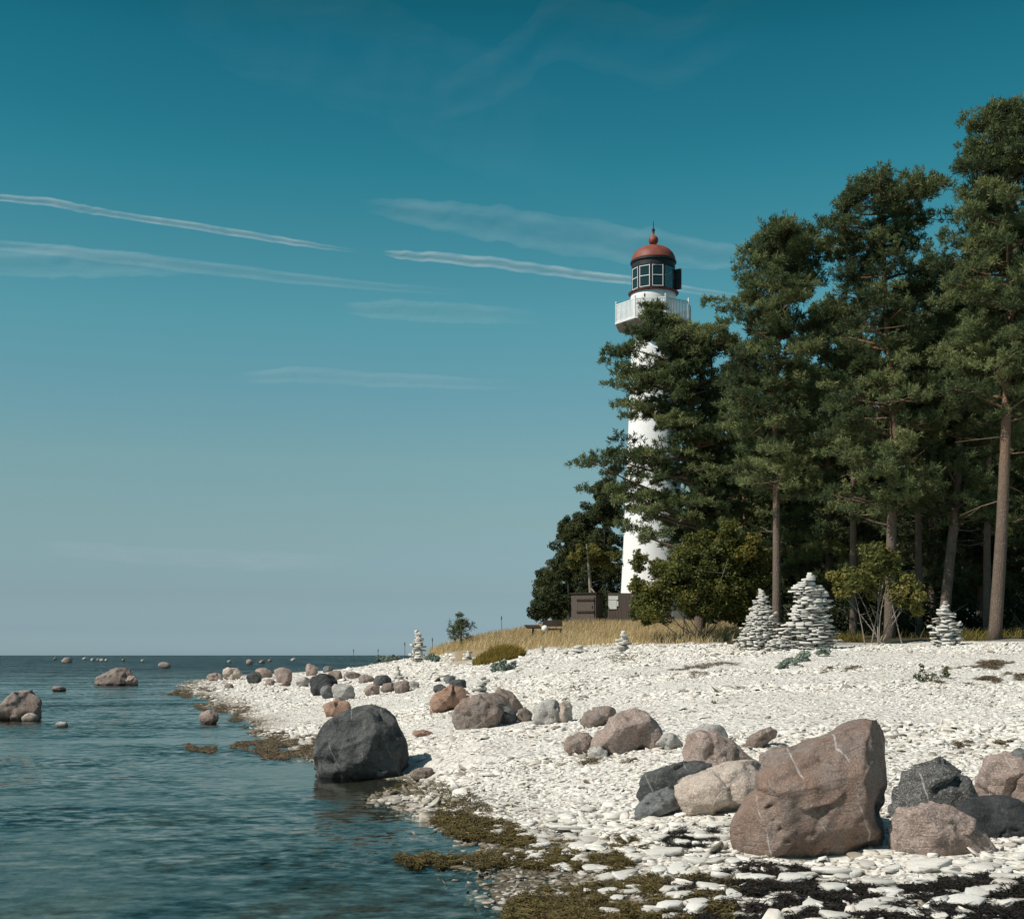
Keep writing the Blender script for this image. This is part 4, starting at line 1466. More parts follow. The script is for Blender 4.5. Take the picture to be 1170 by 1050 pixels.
for yy in (-0.25, 0.25):
    m.box((0, yy, 0.05), (0.72, 0.05, 0.09))
for xx in (-0.37, 0.37):
    m.box((xx, 0, 0.06), (0.05, 0.6, 0.09))
m.build('frame', M_GREYWOOD, o)
m = MB()
m.box((0, 0, -0.25), (0.6, 0.4, 0.50))
m.build('base', M_DBOARD, o)
for k, (px, pt, Y, lab) in enumerate([(404, 741, 88, 'thin pole leftmost by the sea behind the point'), (432, 741, 85, 'thin pole behind the beach plants left of the column cairn'),
                                 (462.5, 733, 70, 'thin pole just left of the column cairn'), (494, 728, 66, 'thin pole just right of the column cairn'), (573, 703, 66, 'thin pole on the dune beside the little pine')]):
    x = px_at(px, Y)
    z0 = tz(x, Y)
    h = EYE - (pt - HY) * Y / F - z0
    o = empty('marker_pole', (x, Y, z0))
    m = MB()
    m.tube([(0, 0, -0.2), (0.01, 0, h * .5), (0, 0, h)], [0.017, 0.014, 0.012], 6)
    m.build('pole', M_DBOARD, o)
    m = MB()
    m.box((0, 0, h - 0.14), (0.05, 0.035, 0.14))
    m.build('cap', M_DBOARD, o)
    tag(o, lab, 'pole', 'thin poles along the dune')

# ================================================================== cairns
M = Mat('cairn_limestone')
v = M.coord()
oi = M.n('ShaderNodeObjectInfo')
va = M.n('ShaderNodeVectorMath', operation='ADD')
M.put(va.inputs[0], M.pos())
M.put(va.inputs[1], oi.outputs['Location'])
v = va.outputs[0]
c = M.ramp(oi.outputs['Random'], [(0.0, (0.30, 0.275, 0.24)), (0.3, (0.48, 0.455, 0.415)), (1.0, (0.66, 0.635, 0.59))])
c = M.mix(M.mapr(M.noise(v, 8, 6, 0.65), 0.45, 0.72, 0, 0.5), c, (0.38, 0.35, 0.30))
MAT_CAIRN = M.done(M.pbsdf(c, 0.88, M.bump(M.noise(v, 24, 6, 0.65), 0.5, 0.02), 0.2))
CST = [mesh_np('cairn_stone', v_, f_, MAT_CAIRN) for v_, f_ in [stone_proto(9, 800 + i, True) for i in range(10)]]


def cairn(px, py, Y, rings, label, seed, layer=0.075, stone=0.30, parts=100, snap=True):
    """dry stack of flat stones; rings = (height px above the foot, left px, right px)"""
    R = np.random.default_rng(seed)
    if snap:
        Y = ground_at(px, py).y + 0.02 * Y * 0.3
    s = Y / F
    x = px_at(px, Y)
    z0 = EYE - (py - HY) * s
    o = empty('stone_cairn', (x, Y, z0))
    tag(o, label, 'cairn', 'stone cairns on the beach')
    hs = np.array([r[0] for r in rings]) * s
    le = (np.array([r[1] for r in rings]) - px) * s
    ri = (np.array([r[2] for r in rings]) - px) * s
    spots = []
    z = 0.0
    while z < hs[-1]:
        l, r = np.interp(z, hs, le), np.interp(z, hs, ri)
        cx, rad = (l + r) / 2 + R.normal(0, 0.05) * (r - l), max((r - l) / 2 * R.uniform(0.86, 1.08), 0.04)
        th = layer * R.uniform(0.75, 1.3)
        w = min(stone * R.uniform(0.8, 1.15), rad * 1.5)
        n = max(1, int(round(2 * math.pi * max(rad - w * 0.35, 0.01) / (w * 0.85))))
        ph = R.uniform(0, 6.28)
        if rad < stone * 0.55:
            spots.append((cx + R.normal(0, .02), R.normal(0, .02), z, rad * 1.05, rad * 0.95, th, R.uniform(0, 6.28)))
        else:
            for k in range(n):
                a = ph + 2 * math.pi * k / n + R.normal(0, 0.08)
                rr = rad - w * 0.42 + R.normal(0, 0.06) * stone / .3
                spots.append((cx + rr * math.cos(a), rr * math.sin(a) * 0.9, z + R.normal(0, th * 0.2), w * R.uniform(0.34, 0.74), w * R.uniform(0.30, 0.5), th * R.uniform(0.55, 1.05), a + math.pi / 2 + R.normal(0, 0.3)))
            spots.append((cx, 0, z, rad * 0.66, rad * 0.60, th, ph))
        z += th * 1.02
    # the ones facing the sea first become parts, the rest (back and core) one filling
    order = sorted(range(len(spots)), key=lambda i: spots[i][1] + (0 if spots[i][3] < stone else 5))
    rest = []
    for q, i in enumerate(order):
        X, Yy, Z, a, b, th, yaw = spots[i]
        tl = (R.normal(0, 0.10), R.normal(0, 0.10))
        if q < parts:
            st_ = link('stone', CST[int(R.integers(0, 10))], o, (X, Yy, Z + th * .5))
            st_.scale = (a, b, th)
            st_.rotation_euler = (tl[0], tl[1], yaw)
        else:
            Vp, Fp = stone_proto(8, int(R.integers(0, 9999)), False)
            Vp = Vp * np.array([a, b, th])
            c_, s_ = math.cos(yaw), math.sin(yaw)
            rest.append((np.stack([Vp[:, 0] * c_ - Vp[:, 1] * s_ + X, Vp[:, 0] * s_ + Vp[:, 1] * c_ + Yy, Vp[:, 2] + Z + th * .5], -1), Fp))
    if rest:
        b0, VV, FF = 0, [], []
        for v_, f_ in rest:
            VV.append(v_)
            FF.append(f_ + b0)
            b0 += len(v_)
        r_ = link('stone_filling', mesh_np('stone_filling', np.concatenate(VV), np.concatenate(FF), MAT_CAIRN), o)
        r_['kind'] = 'stuff'
    return o


cairn(925, 742, 35.2, [(-2, 888, 955), (8, 890, 954), (22, 894, 951), (40, 902, 948), (46, 904, 948), (60, 908, 945), (66, 904, 944), (74, 910, 938), (80, 917, 932), (87, 921, 928)], 'tallest cone cairn of flat pale stones, before the dark wood', 1, 0.056, 0.30)
cairn(866, 742, 35.4, [(-3, 841, 898), (10, 843, 892), (25, 848, 890), (40, 855, 884), (55, 862, 878), (64, 866, 874), (69, 868, 872)], 'leaning cone cairn left of the tallest cairn', 2, 0.046, 0.20)
cairn(1079, 738, 34.8, [(-4, 1060, 1099), (6, 1061, 1098), (16, 1062, 1097), (24, 1066, 1094), (34, 1069, 1090), (42, 1073, 1086), (50, 1077, 1082)], 'small cone cairn at the foot of the leaning pine', 3, 0.050, 0.24)
cairn(477, 758, 58, [(0, 467, 487), (8, 468, 486), (20, 470, 484), (30, 472, 482.5), (36, 474, 480)], 'slim column cairn standing against the sea', 4, 0.085, 0.30)
cairn(894, 744, 34.6, [(-4, 872, 912), (6, 876, 908), (14, 884, 902)], 'low heap of flat stones between the two big cairns', 5, 0.05, 0.22)
cairn(712, 744, 46, [(-1, 703, 721), (8, 704, 720), (16, 706, 718), (22, 709, 715)], 'short grey stone stack in front of the big bush', 6, 0.08, 0.32)
cairn(455, 778, 49, [(0, 446, 463), (7, 449, 460), (14, 453, 457), (17, 454, 456)], 'tiny pointed stone stack on the rocks of the middle beach', 7, 0.06, 0.20)
g = ground_at(548, 832)
cairn(549, 795, 23.4, [(0, 536, 563), (4, 540, 560), (8, 542, 559), (12, 543, 559), (17, 545, 558), (21, 547, 557)], 'small stack of flat stones on the rounded taupe boulder', 8, 0.040, 0.30, 100, False)
cairn(534, 754, 50, [(-1, 526, 544), (5, 529, 541), (10, 533, 538)], 'low stone heap at the edge of the dune grass', 9, 0.09, 0.28)
cairn(659, 747, 46, [(-1, 644, 674), (3, 648, 670), (7, 654, 666)], 'flat stone heap before the grass left of the short grey stack', 10, 0.07, 0.36)
cairn(619, 746, 47, [(0, 614, 624), (5, 616, 622), (8, 618, 620)], 'knee high heap of pale stones under the slanted board', 11, 0.08, 0.20)

# ================================================================== trees
M = Mat('pine_bark')
v = M.coord()
sp_ = M.n('ShaderNodeSeparateXYZ')
M.put(sp_.inputs[0], v)
hgt = M.mapr(sp_.outputs[2], 3.0, 9.0)
bv = M.n('ShaderNodeVectorMath', operation='ADD')
M.put(bv.inputs[0], M.map(v, (1, 1, 0.30)))
bt = M.n('ShaderNodeTexNoise')
M.put(bt.inputs['Vector'], v)
bt.inputs['Scale'].default_value = 9
bs = M.n('ShaderNodeVectorMath', operation='SCALE')
M.put(bs.inputs[0], bt.outputs['Color'])
bs.inputs[3].default_value = 0.10
M.put(bv.inputs[1], bs.outputs[0])
bk = M.voro(bv.outputs[0], 22, 'DISTANCE_TO_EDGE')
n_ = M.noise(v, 5, 6, 0.65)
c = M.mix(hgt, (0.155, 0.115, 0.090), (0.30, 0.165, 0.095))
c = M.mix(M.mapr(n_, 0.4, 0.7, 0, 0.6), c, (0.21, 0.17, 0.14))
c = M.mix(M.mapr(bk, 0.0, 0.16, 0.55, 0), c, (0.06, 0.046, 0.037))
c = M.mix(M.mapr(M.noise(M.map(v, (1, 1, 0.2)), 16, 5, 0.7), 0.52, 0.7, 0, 0.5), c, (0.09, 0.068, 0.052))
M_BARK = M.done(M.pbsdf(c, 0.9, M.bump(M.math('ADD', bk, M.math('MULTIPLY', n_, 0.3)), 0.9, 0.04), 0.1))
M_TWIG = simple_mat('bare_wood', (0.17, 0.14, 0.115), (0.30, 0.26, 0.22), 5, 0.9, 0.2, 30)
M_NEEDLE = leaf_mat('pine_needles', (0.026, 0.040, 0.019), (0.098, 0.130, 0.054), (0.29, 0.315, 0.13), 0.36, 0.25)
M_NEEDLE_B = leaf_mat('blue_needles', (0.024, 0.038, 0.019), (0.078, 0.100, 0.046), (0.17, 0.18, 0.08), 0.34, 0.25)
M_LEAF = leaf_mat('autumn_leaves', (0.032, 0.044, 0.014), (0.13, 0.145, 0.038), (0.32, 0.235, 0.050), 0.42, 0.25)
M_LEAFY = leaf_mat('yellow_green_leaves', (0.034, 0.044, 0.014), (0.135, 0.145, 0.040), (0.34, 0.29, 0.085), 0.42, 0.25)
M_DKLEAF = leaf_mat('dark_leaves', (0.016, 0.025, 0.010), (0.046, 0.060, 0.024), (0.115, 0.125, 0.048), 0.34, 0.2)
M_KALE = leaf_mat('sea_kale_leaves', (0.10, 0.14, 0.11), (0.22, 0.27, 0.23), (0.40, 0.43, 0.32), 0.25, 0.3)
M_GRASS = leaf_mat('dry_grass', (0.34, 0.24, 0.11), (0.55, 0.42, 0.22), (0.70, 0.58, 0.36), 0.42, 0.2)
M_GRASSG = leaf_mat('green_grass', (0.08, 0.08, 0.022), (0.24, 0.19, 0.045), (0.46, 0.31, 0.075), 0.40, 0.2)


def bez(a, b, c, t):
    t = np.asarray(t)[:, None]
    return (1 - t) ** 2 * a + 2 * t * (1 - t) * b + t ** 2 * c


def needles(C, A, R, n=11, ln=(0.10, 0.19), wd=0.021, tint=None):
    """bunches of needles: C centres, A axes"""
    S_ = len(C)
    d = unit(A[:, None, :] * R.uniform(0.25, 1.1, (S_, n, 1)) + unit(R.normal(0, 1, (S_, n, 3))) * 0.85)
    L = R.uniform(ln[0], ln[1], (S_, n, 1))
    off = A[:, None, :] * R.uniform(-0.10, 0.06, (S_, n, 1))
    sd = unit(np.cross(d, R.normal(0, 1, (S_, n, 3)))) * (wd / 2)
    b = C[:, None, :] + off
    V = np.stack([b - sd, b + sd, b + d * L * 0.6 + sd * 1.15, b + d * L], 2)     # kite
    V = np.stack([b, b + d * L * 0.55 + sd, b + d * L, b + d * L * 0.55 - sd], 2)
    Fq = np.arange(S_ * n * 4).reshape(-1, 4)
    tt = np.repeat(tint, n * 4) if tint is not None else np.full(S_ * n * 4, .5)
    return V.reshape(-1, 3), Fq, np.clip(tt + np.repeat(R.normal(0, 0.09, S_ * n), 4), 0, 1)


def clump_shoots(cen, rad, R, n, flat=0.62):
    d = unit(R.normal(0, 1, (n, 3)))
    d[:, 2] = np.where(d[:, 2] < -0.25, -d[:, 2] * 0.6, d[:, 2])
    q = R.uniform(0.45, 1.0, n) ** 0.6
    q = q * np.where((d[:, 2] > 0.3) & (R.random(n) < 0.3), R.uniform(1.1, 1.6, n), 1.0)
    P = cen + d * np.array([1, 1, flat]) * R.uniform(0.65, 1.4, 3) * rad * q[:, None]
    ax = unit(d * np.array([1, 1, 0.8]) + np.array([0, 0, 0.75]))
    return P, ax, d[:, 2]


def pine(px_trunk, Y, env, label, seed, nl=60, dens=1.0, tips=(), mat=None, bare=6, r0=0.19, group='pines at the edge of the wood', name='pine_tree', bias=None, csize=0.38, clump=6, forks=(), gap=None, shoots=26, wd=0.026, fill=0.35):
    """pine: trunk path in photo pixels (foot first), crown envelope rows (py, left, right), extra limb tips"""
    R = np.random.default_rng(seed)
    s = Y / F
    tp = np.array([((x - CX) * s, Y, EYE - (y - HY) * s) for x, y in px_trunk])
    foot = np.array([tp[0, 0], Y, tz(tp[0, 0], Y)])
    tp = tp - foot
    tp[0] = (0, 0, -0.25)
    tp[1:, 1] += R.normal(0, 0.12, len(tp) - 1)
    H = tp[-1, 2]
    zs = np.linspace(-0.25, H, 26)
    pc = np.stack([np.interp(zs, tp[:, 2], tp[:, k]) for k in range(3)], -1)
    # soften
    for _ in range(3):
        pc[1:-1] = (pc[:-2] + 2 * pc[1:-1] + pc[2:]) / 4
    tr = MB()
    rad = [r0 * (1 - 0.86 * max(0, z) / H) ** 0.8 + 0.012 + (0.05 if z < 0.15 else 0) for z in zs]
    tr.tube(list(pc), rad, 10)
    e = np.array([(EYE - (y - HY) * s - foot[2], (l - CX) * s - foot[0], (r - CX) * s - foot[0]) for y, l, r in env])
    e = e[np.argsort(e[:, 0])]
    z0, z1 = e[0, 0], e[-1, 0]
    limbs = []

    def axis(z):
        return np.array([np.interp(z, zs, pc[:, 0]), np.interp(z, zs, pc[:, 1]), z])
    for fk in forks:
        fp = np.array([((x - CX) * s - foot[0], R.normal(0, 0.3), EYE - (y - HY) * s - foot[2]) for x, y in fk])
        fp[0] = axis(fp[0, 2])
        tr.tube(list(fp), list(np.linspace(r0 * 0.55, 0.03, len(fp))), 8)
    for k in range(nl):
        f = (k + R.uniform(0, 1)) / nl
        z = z0 + (z1 - z0) * f ** 0.92
        az = k * 2.39996 + R.normal(0, 0.35)
        if bias is not None and R.random() < 0.5:
            az = bias + R.normal(0, 0.7)
        l, r = np.interp(z, e[:, 0], e[:, 1]), np.interp(z, e[:, 0], e[:, 2])
        ctr = axis(z)
        lx, rx = max(0.25, ctr[0] - l), max(0.25, r - ctr[0])
        ca, sa = math.cos(az), math.sin(az)
        ex = (rx if ca > 0 else lx)
        ey = (rx + lx) / 2
        L = R.uniform(0.42, 1.06)
        tip = np.array([ctr[0] + ca * ex * L * 0.93, ctr[1] + sa * ey * L * 0.95, z])
        limbs.append((tip, R.uniform(0.06, 0.20), False))
    for q in tips:
        x, y = q[0], q[1]
        dy = q[2] if len(q) > 2 else R.normal(0, 0.4)
        x = x + (13 if x < np.interp(y, [q_[1] for q_ in px_trunk][::-1], [q_[0] for q_ in px_trunk][::-1]) - 12 else 0)
        limbs.append((np.array([(x - CX) * s - foot[0], dy, EYE - (y - HY) * s - foot[2]]), 0.10, True))
    CC, AA, TT = [], [], []
    for tip, rise, hard in limbs:
        rch = np.linalg.norm(tip[:2] - axis(tip[2])[:2])
        za = max(0.8, tip[2] - rch * R.uniform(0.10, 0.42))
        if tip[2] > H * 0.93:
            za = min(za, H - 0.5)
        a = axis(za)
        mid = (a + tip) / 2 + np.array([0, 0, -rch * R.uniform(-0.03, 0.12)]) + R.normal(0, 0.05 + rch * .03, 3)
        ts = np.linspace(0, 1, 7)
        P = bez(a, mid, tip, ts)
        rb = min(0.085, 0.016 + 0.022 * rch) * (r0 / 0.19) ** 0.5
        tr.tube(list(P), list(np.linspace(rb, 0.010, 7)), 5, cap=False)
        tb = np.clip(R.normal(0.44, 0.18), 0.08, 0.9)
        nc = max(2, int(round(clump * (0.55 + rch * 0.28))))
        for q in range(nc):
            t = 1 - (q / nc) * (0.72 if rch > 0.8 else 0.55)
            c = bez(a, mid, tip, [t])[0]
            spread = 0.20 + 0.30 * rch * (1.05 - t) + 0.12 * rch
            jit = R.normal(0, 1, 3) * np.array([spread, spread, 0.12 + 0.05 * rch]) * (0.25 if (q == 0) else 0.75)
            cc = c + jit
            if gap is not None and gap(foot + cc, R):
                continue
            if q and R.random() < 0.8:
                tr.tube([c, (c + cc) / 2 - np.array([0, 0, 0.03]), cc], [0.016, 0.012, 0.006], 4, cap=False)
            rr = csize * R.uniform(0.65, 1.15) * (0.85 if q == 0 else 1)
            m_ = int(shoots * dens * (rr / 0.46) ** 1.6)
            Pq, ax, up = clump_shoots(cc, rr, R, m_)
            CC.append(Pq)
            AA.append(ax)
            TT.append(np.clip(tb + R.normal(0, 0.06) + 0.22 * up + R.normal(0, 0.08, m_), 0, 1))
    # leader tuft
    for q in range(4):
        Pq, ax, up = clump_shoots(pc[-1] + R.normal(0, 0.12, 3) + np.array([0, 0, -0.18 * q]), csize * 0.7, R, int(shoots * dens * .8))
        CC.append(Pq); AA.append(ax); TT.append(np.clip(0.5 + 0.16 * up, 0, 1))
    for q in range(bare):
        z = R.uniform(0.22, 0.55) * H
        a = axis(z)
        az = R.uniform(0, 2 * np.pi)
        Lb = R.uniform(0.5, 1.9)
        d = np.array([math.cos(az), math.sin(az) * .7, R.normal(0.0, 0.25)])
        p1 = a + d * Lb * 0.5 + np.array([0, 0, -0.06])
        p2 = a + d * Lb + np.array([0, 0, R.normal(-0.05, 0.2)])
        tr.tube([a, p1, p2], [0.024, 0.017, 0.007], 5, cap=False)
        tr.tube([p1, p1 + d * Lb * .3 + R.normal(0, 0.15, 3)], [0.010, 0.004], 4, cap=False)
    o = empty(name, tuple(foot))
    tag(o, label, 'pine tree', group)
    tr.build('trunk', M_BARK, o, smooth=True)
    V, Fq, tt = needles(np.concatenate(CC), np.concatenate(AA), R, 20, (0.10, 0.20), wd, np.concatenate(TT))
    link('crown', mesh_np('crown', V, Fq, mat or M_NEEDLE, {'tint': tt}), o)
    return o


def leaf_cloud(blobs, R, dens, leaf, tbase=0.4, tvar=0.18, up=0.5, hollow=0.35, dead=0.0):
    """leaves spread through blobs (x,y,z,rx,ry,rz)"""
    VV, TT = [], []
    for bx, by, bz, rx, ry, rz in blobs:
        n = int(dens * (rx * ry * rz) ** (2 / 3))
        d = unit(R.normal(0, 1, (n, 3)))
        q = np.maximum(R.uniform(0, 1, n), R.uniform(0, 1, n)) ** 0.7
        q = hollow + (1 - hollow) * q
        lump = 1 + 0.30 * vnoise(d * 2.3 + bx * 3.1 + bz, 5) + 0.16 * vnoise(d * 5 + by, 6)
        C = np.array([bx, by, bz]) + d * np.array([rx, ry, rz]) * (q * lump)[:, None]
        nrm = unit(d * 0.5 + R.normal(0, 0.55, (n, 3)) + np.array([0, 0, up]))
        a = unit(np.cross(nrm, R.normal(0, 1, (n, 3))))
        b = np.cross(nrm, a)
        L = leaf * R.uniform(0.6, 1.35, n)[:, None]
        W = L * R.uniform(0.35, 0.6, n)[:, None]
        fold = nrm * L * 0.12
        VV.append(np.stack([C - a * L, C + b * W + fold, C + a * L, C - b * W + fold], 1).reshape(-1, 3))
        t = tbase + tvar * vnoise(C * 1.6 + 9, 8) + R.normal(0, tvar * 0.5, n) + R.normal(0, 0.05)
        TT.append(np.repeat(np.clip(t, 0, 1), 4))
    V = np.concatenate(VV)
    return V, np.arange(len(V)).reshape(-1, 4), np.concatenate(TT)


def bush(px, Y, blobs_px, label, seed, mat, dens=900, leaf=0.06, name='bush', cat='bush', tbase=0.4, tvar=0.2, stems=6, stem_mat=None, group=None, depth=0.8, stem_r=0.03, up=0.5, hollow=0.35, base_py=None, sub=7, crown='crown', subr=(0.26, 0.5)):
    """blobs_px: (px, py, rx px, ry px) of the foliage masses"""
    R = np.random.default_rng(seed)
    if cat == 'plant':
        Y = ground_at(px, max(b_[1] + b_[3] * 0.8 for b_ in blobs_px)).y
    s = Y / F
    x0 = px_at(px, Y)
    foot = np.array([x0, Y, tz(x0, Y) if base_py is None else EYE - (base_py - HY) * s])
    big = []
    for bx, by, rx, ry in blobs_px:
        if cat == 'plant':
            gb = ground_at(bx, by + ry)
            sb = gb.y / F
            big.append((gb.x - foot[0], gb.y - foot[1], gb.z + ry * sb * 0.8 - foot[2], rx * sb, rx * sb * depth, ry * sb))
            continue
        big.append(((bx - CX) * s - foot[0], R.normal(0, 0.25) * rx * s * depth, EYE - (by - HY) * s - foot[2], rx * s, rx * s * depth, ry * s))
    if cat == 'plant':
        dens = dens * 5
    bl = []
    for b_ in big:
        for k in range(sub):
            d = unit(R.normal(0, 1, 3))
            q = R.uniform(0.3, 0.85)
            f = R.uniform(*subr)
            c = np.array(b_[:3]) + d * np.array(b_[3:]) * q
            m_ = min(b_[3], b_[5]) * 0.4 + 0.6 * (b_[3] * b_[4] * b_[5]) ** (1 / 3)
            bl.append((*c, m_ * f * 1.15, m_ * f * 1.1, m_ * f * 0.9))
    V, Fq, tt = leaf_cloud(bl, R, dens, leaf, tbase, tvar, up, hollow)
    zmin = 0.02
    if cat != 'plant':
        V[:, 2] = np.where(V[:, 2] < zmin, zmin + np.abs(V[:, 2] - zmin) * 0.35, V[:, 2])
    o = empty(name, tuple(foot))
    tag(o, label, cat, group)
    st_ = MB()
    for k in range(stems):
        b_ = big[k % len(big)]
        c = np.array(b_[:3]) + R.normal(0, 0.35, 3) * np.array(b_[3:])
        a = np.array([R.normal(0, 0.10 + 0.02 * stems), R.normal(0, 0.15), -0.1])
        mid = np.array([a[0] * 0.6 + c[0] * 0.4, a[1] * .6 + c[1] * .4, c[2] * 0.5]) + R.normal(0, 0.07, 3)
        P = bez(a, mid, c, np.linspace(0, 1, 7))
        st_.tube(list(P), list(np.linspace(stem_r, stem_r * 0.3, 7)), 5, cap=False)
        for q in (3, 4, 5):
            e_ = P[q] + R.normal(0, 1, 3) * np.array([.4, .4, .35]) * max(0.2, b_[3]) * 0.8 + np.array([0, 0, 0.1])
            st_.tube([P[q], (P[q] + e_) / 2 + R.normal(0, .03, 3), e_], [stem_r * .45, stem_r * .3, stem_r * .12], 4, cap=False)
    if stems:
        st_.build('stems' if stems > 1 else 'trunk', stem_mat or M_TWIG, o, smooth=True)
    link(crown, mesh_np(crown, V, Fq, mat, {'tint': tt}), o)
    return o


# --- pines one can tell apart
def lh_gap(P, R):
    """the sparse side of the front pine where the lighthouse shows through"""
    px = CX + F * P[0] / P[1]
    return False


pine([(800, 738), (799, 650), (801, 560), (795, 480), (776, 415), (749, 352)], 50,
     [(384, 745, 785), (392, 772, 832), (410, 766, 842), (450, 764, 850), (500, 764, 856), (530, 764, 856), (560, 766, 856), (600, 768, 850), (625, 770, 846)],
     'broad pine leaning in front of the lighthouse with gaps in its crown', 101, 46, 1.0,
     [(745, 352, 0), (752, 362), (738, 372), (716, 378), (725, 384), (768, 370), (785, 376), (700, 402), (684, 411), (693, 420), (706, 430), (700, 462), (712, 452), (722, 440), (742, 424), (748, 466), (735, 474), (722, 468),
      (750, 515), (661, 526), (675, 520), (690, 518), (706, 513), (722, 530), (742, 530), (730, 570), (748, 575), (715, 572), (702, 600), (700, 575), (690, 560), (760, 610),
      (750, 440, -0.9), (756, 478, -0.8), (764, 503, -0.6), (742, 490, -0.8), (758, 425, -0.7), (752, 398, -0.8), (806, 385), (820, 380), (835, 392), (842, 400), (815, 400)],
     forks=[[(801, 560), (812, 500), (816, 440), (812, 388)], [(800, 600), (770, 585), (735, 575)], [(796, 480), (760, 440), (720, 425)]], csize=0.42, bare=3, r0=0.21, bias=0.4, shoots=30, wd=0.030)
pine([(887, 738), (888, 660), (889, 560), (885, 450), (892, 350), (895, 262)], 43,
     [(257, 886, 905), (275, 870, 918), (295, 850, 930), (320, 838, 945), (355, 828, 945), (400, 832, 950), (450, 826, 955), (500, 824, 950), (535, 832, 948), (560, 842, 938)],
     'slender pine with a bare straight lower trunk behind the leaning cairn', 102, 66, 1.0, [(858, 272), (872, 262), (880, 258), (850, 285), (835, 312), (822, 345), (826, 352), (840, 340), (850, 330), (915, 275), (930, 290), (830, 405), (822, 430)], csize=0.37, bare=5, r0=0.135)
pine([(1016, 740), (1019, 640), (1021, 480), (1012, 350), (1006, 215)], 42,
     [(212, 990, 1022), (225, 955, 1068), (260, 948, 1070), (300, 940, 1078), (345, 934, 1072), (400, 930, 1085), (470, 924, 1085), (540, 930, 1080), (590, 945, 1065)],
     'dense round topped pine in the middle of the wood edge', 103, 78, 1.0, [(950, 232), (962, 218), (980, 210), (1005, 206), (1030, 214), (1052, 222), (1068, 214), (1070, 245), (948, 262), (944, 275), (1045, 216)], csize=0.38, bare=7, r0=0.17)
pine([(1136, 733), (1146, 600), (1151, 470), (1153, 330), (1150, 128)], 39,
     [(122, 1138, 1162), (160, 1104, 1182), (200, 1100, 1205), (240, 1092, 1215), (280, 1084, 1232), (340, 1078, 1245), (400, 1072, 1245), (440, 1070, 1235), (470, 1085, 1215)],
     'tallest pine at the right edge with a long bare reddish trunk', 104, 78, 1.0, [(1134, 126), (1160, 122), (1110, 140), (1098, 168), (1105, 185), (1092, 222), (1100, 235), (1085, 262), (1120, 132), (1070, 330)], csize=0.38, bare=9, r0=0.185)
pine([(1076, 738), (1084, 650), (1096, 560), (1099, 450), (1096, 340)], 42.5,
     [(335, 1080, 1112), (400, 1055, 1135), (470, 1042, 1150), (540, 1030, 1150), (590, 1040, 1140)],
     'leaning grey trunked pine behind the small cone cairn', 105, 44, 0.9, [(1035, 560), (1050, 548), (1140, 560), (1120, 585)], csize=0.38, bare=12, r0=0.17)
# --- pines farther back in the wood
for k, (px, Y, top, w, low, sd, lab) in enumerate([
    (945, 52, 345, 70, 680, 111, 'pine of the second row seen between the slender and the round topped pine'),
    (1062, 50, 300, 70, 680, 112, 'pine of the second row right of the round topped pine'),
    (850, 58, 410, 62, 690, 113, 'pine of the second row right behind the broad leaning pine'),
    (1120, 52, 270, 68, 680, 114, 'pine of the second row left of the tallest pine'),
    (1185, 48, 255, 62, 640, 115, 'pine of the second row cut by the right edge'),
    (985, 60, 400, 62, 690, 116, 'pine deep in the wood behind the yellow green bush'),
    (900, 62, 440, 60, 690, 117, 'pine deep in the wood behind the tallest cairn'),
    (1095, 62, 380, 64, 690, 118, 'pine deep in the wood behind the small cone cairn'),
    (818, 64, 520, 44, 690, 119, 'low pine deep in the wood behind the autumn bush'),
    (1160, 62, 400, 62, 690, 120, 'pine deep in the wood near the right edge'),
]):
    pine([(px, 738), (px + 4, 600), (px - 3, 480), (px + 2, top)], Y,
         [(top + 5, px - 14, px + 14), (top + 40, px - w * .55, px + w * .55), (top + 100, px - w * .85, px + w * .85), ((top + low) / 2, px - w, px + w), (low - 60, px - w, px + w), (low, px - w * .6, px + w * .6)],
         lab, sd, 56, 0.8, csize=0.58, bare=4, r0=0.19, mat=M_NEEDLE_B if k % 2 else None, group='pines farther back in the wood', shoots=22, clump=6, wd=0.036)
# bare dark trunks in the shade
for k, (px, Y, x2, lab) in enumerate([(975, 46, 978, 'dark thin pine trunk in the shade behind the yellow green bush'), (1050, 47, 1046, 'dark thin pine trunk left of the small cone cairn'), (1128, 45, 1133, 'dark pine trunk right beside the tallest pine')]):
    pine([(px, 738), (px, 640), ((px + x2) / 2, 500), (x2, 380)], Y, [(390, x2 - 20, x2 + 20), (450, x2 - 40, x2 + 40), (520, x2 - 30, x2 + 30)], lab, 130 + k, 14, 0.8, csize=0.45, bare=5, r0=0.13, group='pines farther back in the wood')

# --- broadleaf trees and bushes
bush(800, 47, [(800, 640, 46, 40), (840, 625, 34, 30), (770, 668, 40, 34), (745, 690, 30, 26), (835, 670, 36, 40), (860, 650, 22, 34), (815, 690, 44, 30), (730, 640, 12, 16), (850, 700, 24, 22), (738, 698, 22, 22), (728, 668, 12, 14), (868, 690, 16, 28), (752, 650, 14, 16)],
     'large bush tinged orange in front of the lighthouse foot', 201, M_LEAF, 2300, 0.062, tbase=0.42, tvar=0.32, stems=14, stem_r=0.022, subr=(0.16, 0.34), sub=40)
bush(1003, 37.6, [(1000, 660, 40, 26), (972, 670, 28, 20), (1030, 672, 28, 22), (1005, 636, 26, 20), (1047, 690, 16, 14), (958, 660, 16, 12)],
     'yellow green bush on bare crooked stems before the round topped pine', 202, M_LEAFY, 2600, 0.062, tbase=0.62, tvar=0.3, stems=9, stem_r=0.022, stem_mat=M_TWIG, sub=14, subr=(0.2, 0.4))
